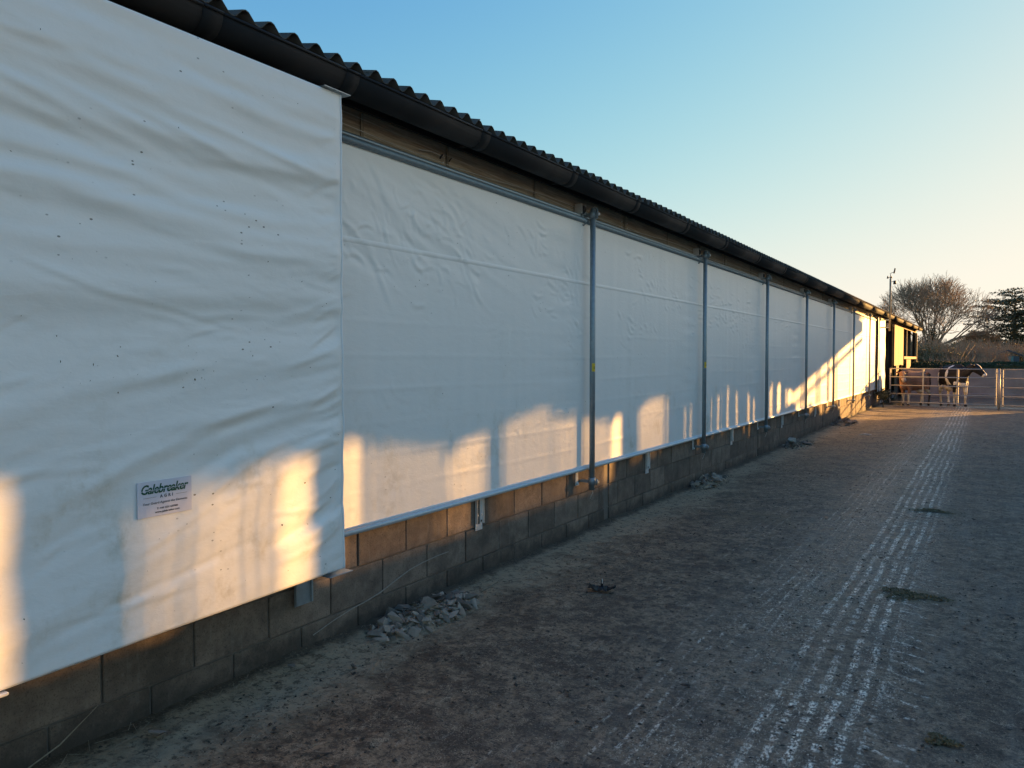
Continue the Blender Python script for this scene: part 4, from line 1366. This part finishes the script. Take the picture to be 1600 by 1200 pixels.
HEAD_TILT = .95
def cow(label, loc, heading, scale, head_turn, head_drop, coat, step=0.0):
    t = thing('cow', label, 'cow', loc, heading, group='cows behind the gate')
    t.scale = (scale,)*3
    m = MB()
    xs = [-.80,-.74,-.64,-.50,-.30,-.08,.16,.36,.52,.64,.72]
    loft(m, [(x, 0, z) for x, z in zip(xs, [1.17,1.15,1.12,1.09,1.04,1.01,1.00,1.01,1.03,1.05,1.06])],
         [.07,.17,.245,.285,.315,.335,.325,.285,.24,.19,.10], [.10,.21,.27,.315,.365,.395,.40,.385,.355,.30,.18], 18)
    # hip bones, withers, brisket
    ball(m, (-.52,.20,1.33), (.10,.07,.07)); ball(m, (-.52,-.20,1.33), (.10,.07,.07)); ball(m, (-.78,.08,1.27), (.06,.06,.06)); ball(m, (-.78,-.08,1.27), (.06,.06,.06))
    loft(m, [(-.72,0,1.33),(-.4,0,1.385),(0,0,1.38),(.42,0,1.40),(.6,0,1.37)], [.05,.07,.06,.06,.05], [.05,.05,.05,.07,.05], 8)
    ball(m, (.62,0,.80), (.16,.13,.16))
    # head: neck bends towards the turned head
    ht = head_turn; hd_ = head_drop
    poll = Vector((.64 + .34*math.cos(ht*.6), .34*math.sin(ht*.6), 1.38 - hd_))
    dv = Vector((math.cos(ht), math.sin(ht), -HEAD_TILT)).normalized()
    side = Vector((-math.sin(ht), math.cos(ht), 0))
    mz = poll + dv*.50
    loft(m, [(.40,0,1.12),(.60,0,1.15),((.60+poll.x)/2+.02, poll.y*.45, 1.22-hd_*.4),tuple(poll - dv*.02)], [.17,.145,.105,.09], [.30,.25,.185,.13], 14)
    def hl(pts, ry, rz):
        vs = []; fs = []; n = 12
        upv = dv.cross(side).normalized()
        if upv.z < 0: upv = -upv
        for i, p in enumerate(pts):
            for k in range(n):
                a = 2*PI*k/n
                vs.append(p + side*(ry[i]*math.cos(a)) + upv*(rz[i]*math.sin(a)))
        for i in range(len(pts)-1):
            for k in range(n): fs.append((i*n+k, i*n+(k+1) % n, (i+1)*n+(k+1) % n, (i+1)*n+k))
        fs.append(tuple(range(n-1, -1, -1))); fs.append(tuple((len(pts)-1)*n+k for k in range(n)))
        m.add(vs, fs); return upv
    upv = hl([poll - dv*.05, poll + dv*.03, poll + dv*.14, poll + dv*.26, poll + dv*.38, poll + dv*.46, poll + dv*.51],
             [.07,.115,.124,.098,.082,.090,.055], [.08,.135,.15,.12,.098,.090,.055])
    for sgn in (1, -1):
        a = poll + side*(.08*sgn) + upv*.03 - dv*.0
        b = a + side*(.19*sgn) - dv*.03 + Vector((0, 0, -.02))
        loft(m, [a, (a+b)/2 , b], [.035, .05, .015], [.022, .045, .012], 8)
    # legs
    for sgn, st in ((1, step), (-1, -step)):
        loft(m, [(.44,.13*sgn,1.0),(.46,.17*sgn,.80),(.44+st*.3,.175*sgn,.62),(.46+st*.7,.165*sgn,.42),(.455+st*.9,.16*sgn,.36),(.45+st,.16*sgn,.17),(.465+st,.16*sgn,.10),(.48+st,.16*sgn,.045),(.485+st,.16*sgn,0)],
             [.07,.09,.065,.052,.045,.032,.045,.046,.052], [.17,.14,.085,.056,.048,.034,.046,.055,.062], 10)
        s2 = -st
        loft(m, [(-.52,.14*sgn,1.12),(-.50,.19*sgn,.90),(-.49,.19*sgn,.74),(-.60+s2*.5,.175*sgn,.58),(-.69+s2*.8,.165*sgn,.47),(-.675+s2*.9,.16*sgn,.36),(-.65+s2,.155*sgn,.17),(-.635+s2,.155*sgn,.10),(-.62+s2,.155*sgn,.045),(-.61+s2,.155*sgn,0)],
             [.12,.115,.10,.065,.045,.038,.034,.046,.048,.052], [.25,.23,.17,.085,.062,.047,.038,.048,.056,.062], 10)
    # udder and tail
    ball(m, (-.36,0,.62), (.19,.15,.14))
    loft(m, [(-.78,0,1.30),(-.86,0,1.22),(-.89,0,.95),(-.885,0,.70),(-.88,0,.60),(-.88,0,.45)], [.03,.027,.022,.024,.042,.02], [.03,.027,.022,.024,.042,.02], 8)
    me0 = m.mesh('body')
    o = link_mesh('body', me0, None)
    r = o.modifiers.new('r', 'REMESH'); r.mode = 'VOXEL'; r.voxel_size = .019
    s = o.modifiers.new('s', 'SMOOTH'); s.factor = .6; s.iterations = 3
    dg = bpy.context.evaluated_depsgraph_get()
    me = bpy.data.meshes.new_from_object(o.evaluated_get(dg))
    bpy.data.objects.remove(o)
    v = np.zeros(len(me.vertices)*3); me.vertices.foreach_get('co', v); v = v.reshape(-1, 3)
    me.polygons.foreach_set('use_smooth', np.ones(len(me.polygons), dtype=bool))
    # colours of the coat, part of the animal
    hp = v - np.array(poll)
    hx = hp @ np.array(dv); hs = hp @ np.array(side); hu = hp @ np.array(upv)
    onhead = (hx > -.04) & (hx < .6) & (np.abs(hs) < .34) & (np.linalg.norm(hp, axis=1) < .60) & (v[:, 0] > .5)
    c = coat(v, hx, hs, hu, onhead)
    at = me.color_attributes.new('coat', 'FLOAT_COLOR', 'POINT')
    at.data.foreach_set('color', np.concatenate([c, np.ones((len(c), 1))], 1).astype(np.float32).ravel())
    mat = bpy.data.materials.get('cow_coat')
    if not mat:
        mm = Mat('cow_coat')
        a = mm.nt.nodes.new('ShaderNodeAttribute'); a.attribute_name = 'coat'
        n = mm.noise(30, 4, .7)
        mat = mm.out(mm.mulc(a.outputs['Color'], n*.5 + .75), .72, 0, n, .3, .006)
    me.materials.clear(); me.materials.append(mat)
    body = link_mesh('body', me, t)
    for sgn in (1, -1):
        e = MB(); p = poll + dv*.15 + side*(.092*sgn) + upv*.06
        ball(e, tuple(p), (.020, .020, .020), 8)
        e.build('eye', M['rubber'], t)
    return t

def holstein(v, hx, hs, hu, head):
    x, y, z = v.T
    n = .05*vnoise(x*7, z*7, 3) + .02*vnoise(y*9+z*6, x*9, 6)
    W = np.array([.84, .80, .72]); B = np.array([.008, .008, .010])
    white = np.zeros(len(v), bool)
    xx = x + n
    white |= (np.abs(xx - .02 - (1.4 - z)*.22) < .075 + .06*np.clip(1.2-z, 0, 1))      # band round the girth
    white |= (z + n < .70)                                                             # legs and belly
    white |= (np.abs(xx + .60) < .12) & (z < 1.16) & (z + n > .4)
    white |= (xx < -.45) & (z + n < .98) & (xx > -.78)
    white |= (x > .50) & (x < .80) & (z + n < .86)
    white &= ~((z < .74) & (z > .48) & (x > .1) & (y < 0) & (x < .62))
    c = np.where(white[:, None], W, B)
    blaze = head & (((np.abs(hs) < .040 + .015*np.sin(hx*12)) & (hu > .02) & (hx > .02)) | (hx > .415))
    black = head & ~blaze
    c[black] = B; c[blaze] = W
    c[head & (hx > .485) & (np.abs(hs) < .07) & (hu < .03)] = (.32, .20, .17)
    c[z < .075] = (.03, .025, .02)
    dirt = (z < .62) & (vnoise(x*11, z*9, 8) > .15) & white
    c[dirt] *= np.array([.72, .60, .42])
    return c
def brown(v, hx, hs, hu, head):
    x, y, z = v.T
    n = .04*vnoise(x*7, z*7, 13)
    c = np.tile(np.array([.27, .135, .08]), (len(v), 1))
    c *= (1 + .35*vnoise(x*3, z*3, 4))[:, None]
    c[x + n < -.52] = (.022, .016, .015)
    w = ((z + n < .66) & (x + n < -.12) & (z > .52)) | ((z < .50) & (z > .07))
    c[w] = (.62, .55, .44)
    c[(z < .42) & (y > .0) & (x < 0)] = (.045, .03, .024)
    c[head] = (.26, .125, .065)
    c[head & (hx > .36)] = (.46, .36, .30)
    c[head & (np.abs(hs) < .03) & (hu > .03) & (hx > .05) & (hx < .3)] = (.40, .26, .17)
    c[z < .075] = (.02, .017, .015)
    return c
# heading angle of the body's +x axis, counter-clockwise from world +X
cow('black and white dairy cow, standing right of the brown one, facing right', (2.22, 30.75, 0), R(-63), .98, R(60), -.02, holstein, .05)
cow('small brown cow with white legs, its head turned back over the gate', (1.04, 30.25, 0), R(-126), .83, R(55), .02, brown, .04)

# ================================================================== rubble, stones and litter
def rock(r, seed, flat=.55, name='stone', mat=None):
    rr = random.Random(seed)
    bm = bmesh.new()
    for _ in range(11):
        v = Vector((rr.gauss(0,1), rr.gauss(0,1), rr.gauss(0,1))).normalized()
        bm.verts.new((v.x*r*rr.uniform(.7, 1.25), v.y*r*rr.uniform(.5, .9), v.z*r*flat*rr.uniform(.6, 1.1)))
    bmesh.ops.convex_hull(bm, input=bm.verts)
    for v in [v for v in bm.verts if not v.link_faces]: bm.verts.remove(v)
    me = bpy.data.meshes.new(name); bm.to_mesh(me); bm.free()
    me.materials.append(mat or M['stone'])
    return me
rocks = [rock(1.0, 100+i, .3 + .5*(i % 3)/2) for i in range(10)]
rocks_b = [rock(1.0, 200+i, .6, mat=M['stone_brown']) for i in range(5)]
def pile(label, loc, lx, ly, h, n, smin, smax, seed, pool, group='rubble heaps along the wall'):
    t = thing('rubble_heap', label, 'rubble', loc, group=group)
    rr = random.Random(seed)
    # a low earthy core the pieces lie on
    b = MB(); N = 14; vs = [(0, 0, h*.44)]; fs = []
    for ring, (k, hh) in enumerate(((.45, .32), (.8, .11), (1.08, -.03))):
        for i in range(N):
            a = 2*PI*i/N
            vs.append((lx*k*math.cos(a)*rr.uniform(.85, 1.1), ly*k*math.sin(a)*rr.uniform(.85, 1.1), max(h*hh, -.01)))
    for i in range(N): fs.append((0, 1+i, 1+(i+1) % N))
    for r_ in range(2):
        for i in range(N): fs.append((1+r_*N+i, 1+(r_+1)*N+i, 1+(r_+1)*N+(i+1) % N, 1+r_*N+(i+1) % N))
    b.add(vs, fs, True); b.build('rubble_core', M['ground'], t)
    for i in range(n):
        a = rr.uniform(0, 2*PI); k = math.sqrt(rr.random())
        s = (smin*.6 + (smax*1.25 - smin*.6)*rr.random()**2.2)
        o = link_mesh('stone', rr.choice(pool), t)
        z = h*.52*max(0, 1-k)**.9
        o.location = (lx*k*math.cos(a), ly*k*math.sin(a), z + s*.28)
        o.rotation_euler = (rr.gauss(0, .45), rr.gauss(0, .45), rr.uniform(0, 6.28))
        o.scale = (s, s*rr.uniform(.7, 1), s*rr.uniform(.6, 1))
    m = 500
    a = rng.uniform(0, 2*PI, m); k = rng.random(m)**.7*1.5
    P = np.stack([lx*k*np.cos(a), ly*k*np.sin(a), np.clip(h*.6*(1-k), 0, 1) + .008], 1)
    P = P[P[:, 0] + loc[0] > .02]
    g = leaf_cloud(len(P), lambda n: P, smin*.36, 'grit', M['stone'], t); g['kind'] = 'stuff'
    return t
pile('largest pale rubble heap, against the wall right of the big cover', (.23, 3.80, .01), .19, .50, .15, 290, .017, .050, 1, rocks)
pile('grey rubble heap against the wall beyond the first post', (.14, 9.85, .01), .16, .55, .13, 150, .028, .060, 2, rocks)
pile('low rubble heap with one pale lump beyond the third post', (.17, 14.9, .0), .20, .75, .11, 36, .05, .10, 3, rocks_b + rocks[:2])
pile('small dark rubble heap at the edge of the sunlight', (.18, 20.4, .0), .22, .9, .14, 30, .06, .13, 4, rocks_b)
def loose(label, loc, s, seed, mat, rot=(0,0,0), sc=(1,1,1), name='stone', grp=None):
    me = rock(1.0, seed, .8, name, mat)
    o = link_mesh(name, me); o.location = loc; o.scale = (s*sc[0], s*sc[1], s*sc[2]); o.rotation_euler = rot
    tag(o, label, 'stone', grp); return o
loose('single brown broken stone near the bottom left below the cover', (.225, 1.955, .035), .042, 301, M['stone_brown'], (.3, .1, .6), (1, .8, 1.2))
loose('pale round lump lying on the third rubble heap', (.16, 14.75, .12), .105, 302, simple('pale_lump', (.45, .40, .33), .9, 0, .2, 20), (0,0,0), (1,1,.8))
loose('whitish flat stone in the yard right of the third rubble heap', (1.02, 17.8, .01), .10, 303, simple('pale_flint', (.5, .45, .4), .8, 0, .2, 20), (0,0,0), (1.2,.8,.4))
loose('small brown stone by the wall under the cover corner', (.12, 2.78, .02), .028, 304, M['stone_brown'])
loose('small grey stone on the dusty strip just left of the largest rubble heap', (.40, 2.95, .014), .022, 305, M['stone'])

# crumpled black plastic lying in the yard
def crumple():
    t = thing('plastic_scrap', 'crumpled scrap of black plastic lying in the middle of the yard', 'litter', (.935, 4.86, .0), R(15))
    ns = 22
    U, W = np.meshgrid(np.linspace(-1, 1, ns), np.linspace(-1, 1, ns), indexing='ij')
    x = U*.075*(1 + .3*vnoise(U*2, W*2, 5)); y = W*.045*(1 + .5*vnoise(U*2.5, W*2, 6))
    z = .014 + .022*np.abs(vnoise(U*2.6, W*2.2, 7)) + .016*np.abs(vnoise(U*6, W*6, 8)) + .02*(np.abs(U) > .8)*np.abs(vnoise(U*5, W*4, 9))
    me = tri_mesh('sheet', np.stack([x.ravel(), y.ravel(), z.ravel()], 1), grid_faces(ns, ns), M['rag'])
    o = link_mesh('sheet', me, t); md = o.modifiers.new('th', 'SOLIDIFY'); md.thickness = .002
    MB().add([(-.01,0,.03),(.008,.004,.035),(.012,.0,.075),(-.004,.002,.085),(-.01,.004,.03),(.008,.008,.035),(.012,.004,.075),(-.004,.006,.085)],
       [(0,1,2,3),(7,6,5,4),(0,4,5,1),(1,5,6,2),(2,6,7,3),(3,7,4,0)]).build('fold', M['rag'], t)
    MB().box(.002, .008, -.004, -.001, .06, .092).build('tag', M['bright_zinc'], t)
crumple()

def dung(label, loc, rx, ry, h, n, seed, size=.018):
    r_ = np.random.default_rng(seed)
    def pts(n):
        a = r_.uniform(0, 2*PI, n); k = r_.random(n)**.6
        k *= .75 + .35*np.sin(a*3 + seed)
        return np.stack([rx*k*np.cos(a), ry*k*np.sin(a), .006 + h*np.clip(1-k, 0, 1)*r_.random(n)], 1)
    t = thing('manure_patch', label, 'manure', loc, group='manure patches on the tracks')
    b = MB(); N = 18; vs = [(0,0,h*.7)]; fs = []
    for k, hh in ((.25, .62), (.45, .22), (.58, -.03)):
        for i in range(N):
            a = 2*PI*i/N; q = k*(.72 + .25*math.sin(a*3 + seed) + .08*math.sin(a*7+1))
            vs.append((rx*q*math.cos(a), ry*q*math.sin(a), h*hh + .003))
    for i in range(N): fs.append((0, 1+i, 1+(i+1) % N))
    for r2 in range(2):
        for i in range(N): fs.append((1+r2*N+i, 1+(r2+1)*N+i, 1+(r2+1)*N+(i+1) % N, 1+r2*N+(i+1) % N))
    b.add(vs, fs, True); b.build('pat', M['dung'], t)
    q = leaf_cloud(n, pts, size, 'chopped_straw', M['straw'], t, .6); q['kind'] = 'stuff'
dung('largest greenish manure patch across the tyre tracks', (2.78, 5.88, 0), .24, .16, .016, 1300, 1, .010)
dung('small straw tuft at the bottom right corner of the yard', (3.06, 3.70, 0), .07, .06, .015, 350, 2, .012)
dung('manure patch across the tracks behind the largest one', (2.72, 9.3, 0), .22, .13, .012, 600, 3, .010)

# straw bits and twigs by the wall
def straws(n):
    y = 1.3 + 9*rng.random(n)**1.4; x = .03 + .55*rng.random(n)**1.6
    k = int(n*.6); x[k:] = rng.uniform(.3, 3.6, n-k)
    a = rng.uniform(0, PI, n); L = rng.uniform(.015, .05, n)
    P = np.stack([x - L*np.cos(a), y - L*np.sin(a), np.full(n, .012)], 1)
    Q = np.stack([x + L*np.cos(a), y + L*np.sin(a), .012 + rng.random(n)*.02], 1)
    V, F = sticks(P, Q, np.full(n, .0012), np.full(n, .0009), 3)
    tag(link_mesh('straw_litter', tri_mesh('straw_litter', V, F, M['batten'])), kind='stuff')
straws(420)
tw = MB().path([(.26,4.35,.02),(.30,4.42,.05),(.33,4.52,.09)], [.0035,.003,.0015], n=5).build('twig', M['batten'])
tag(tw, 'thin pale twig sticking up behind the largest rubble heap', 'twig')
tw = MB().path([(.06,1.42,.01),(.08,1.62,.09),(.04,1.80,.17)], [.003,.003,.0015], n=5).build('twig', M['batten'])
tag(tw, 'long thin twig leaning on the wall at the bottom left', 'twig')
# weeds and tap fitting by the end of the curtain
wd = thing('weed_clump', 'dark green weed clump at the foot of the far cover', 'weed', (.30, 28.0, 0))
def wpts(n):
    v = rng.normal(size=(n, 3))*np.array([.10, .25, .09]); v[:, 2] = np.abs(v[:, 2] + .42)
    return v
leaf_cloud(700, wpts, .04, 'foliage', M['ivy'], wd)
MB().path([(0,0,0),(.01,.02,.2),(0,.0,.45)], [.02,.015,.01], n=6).build('stem', M['bark'], wd)
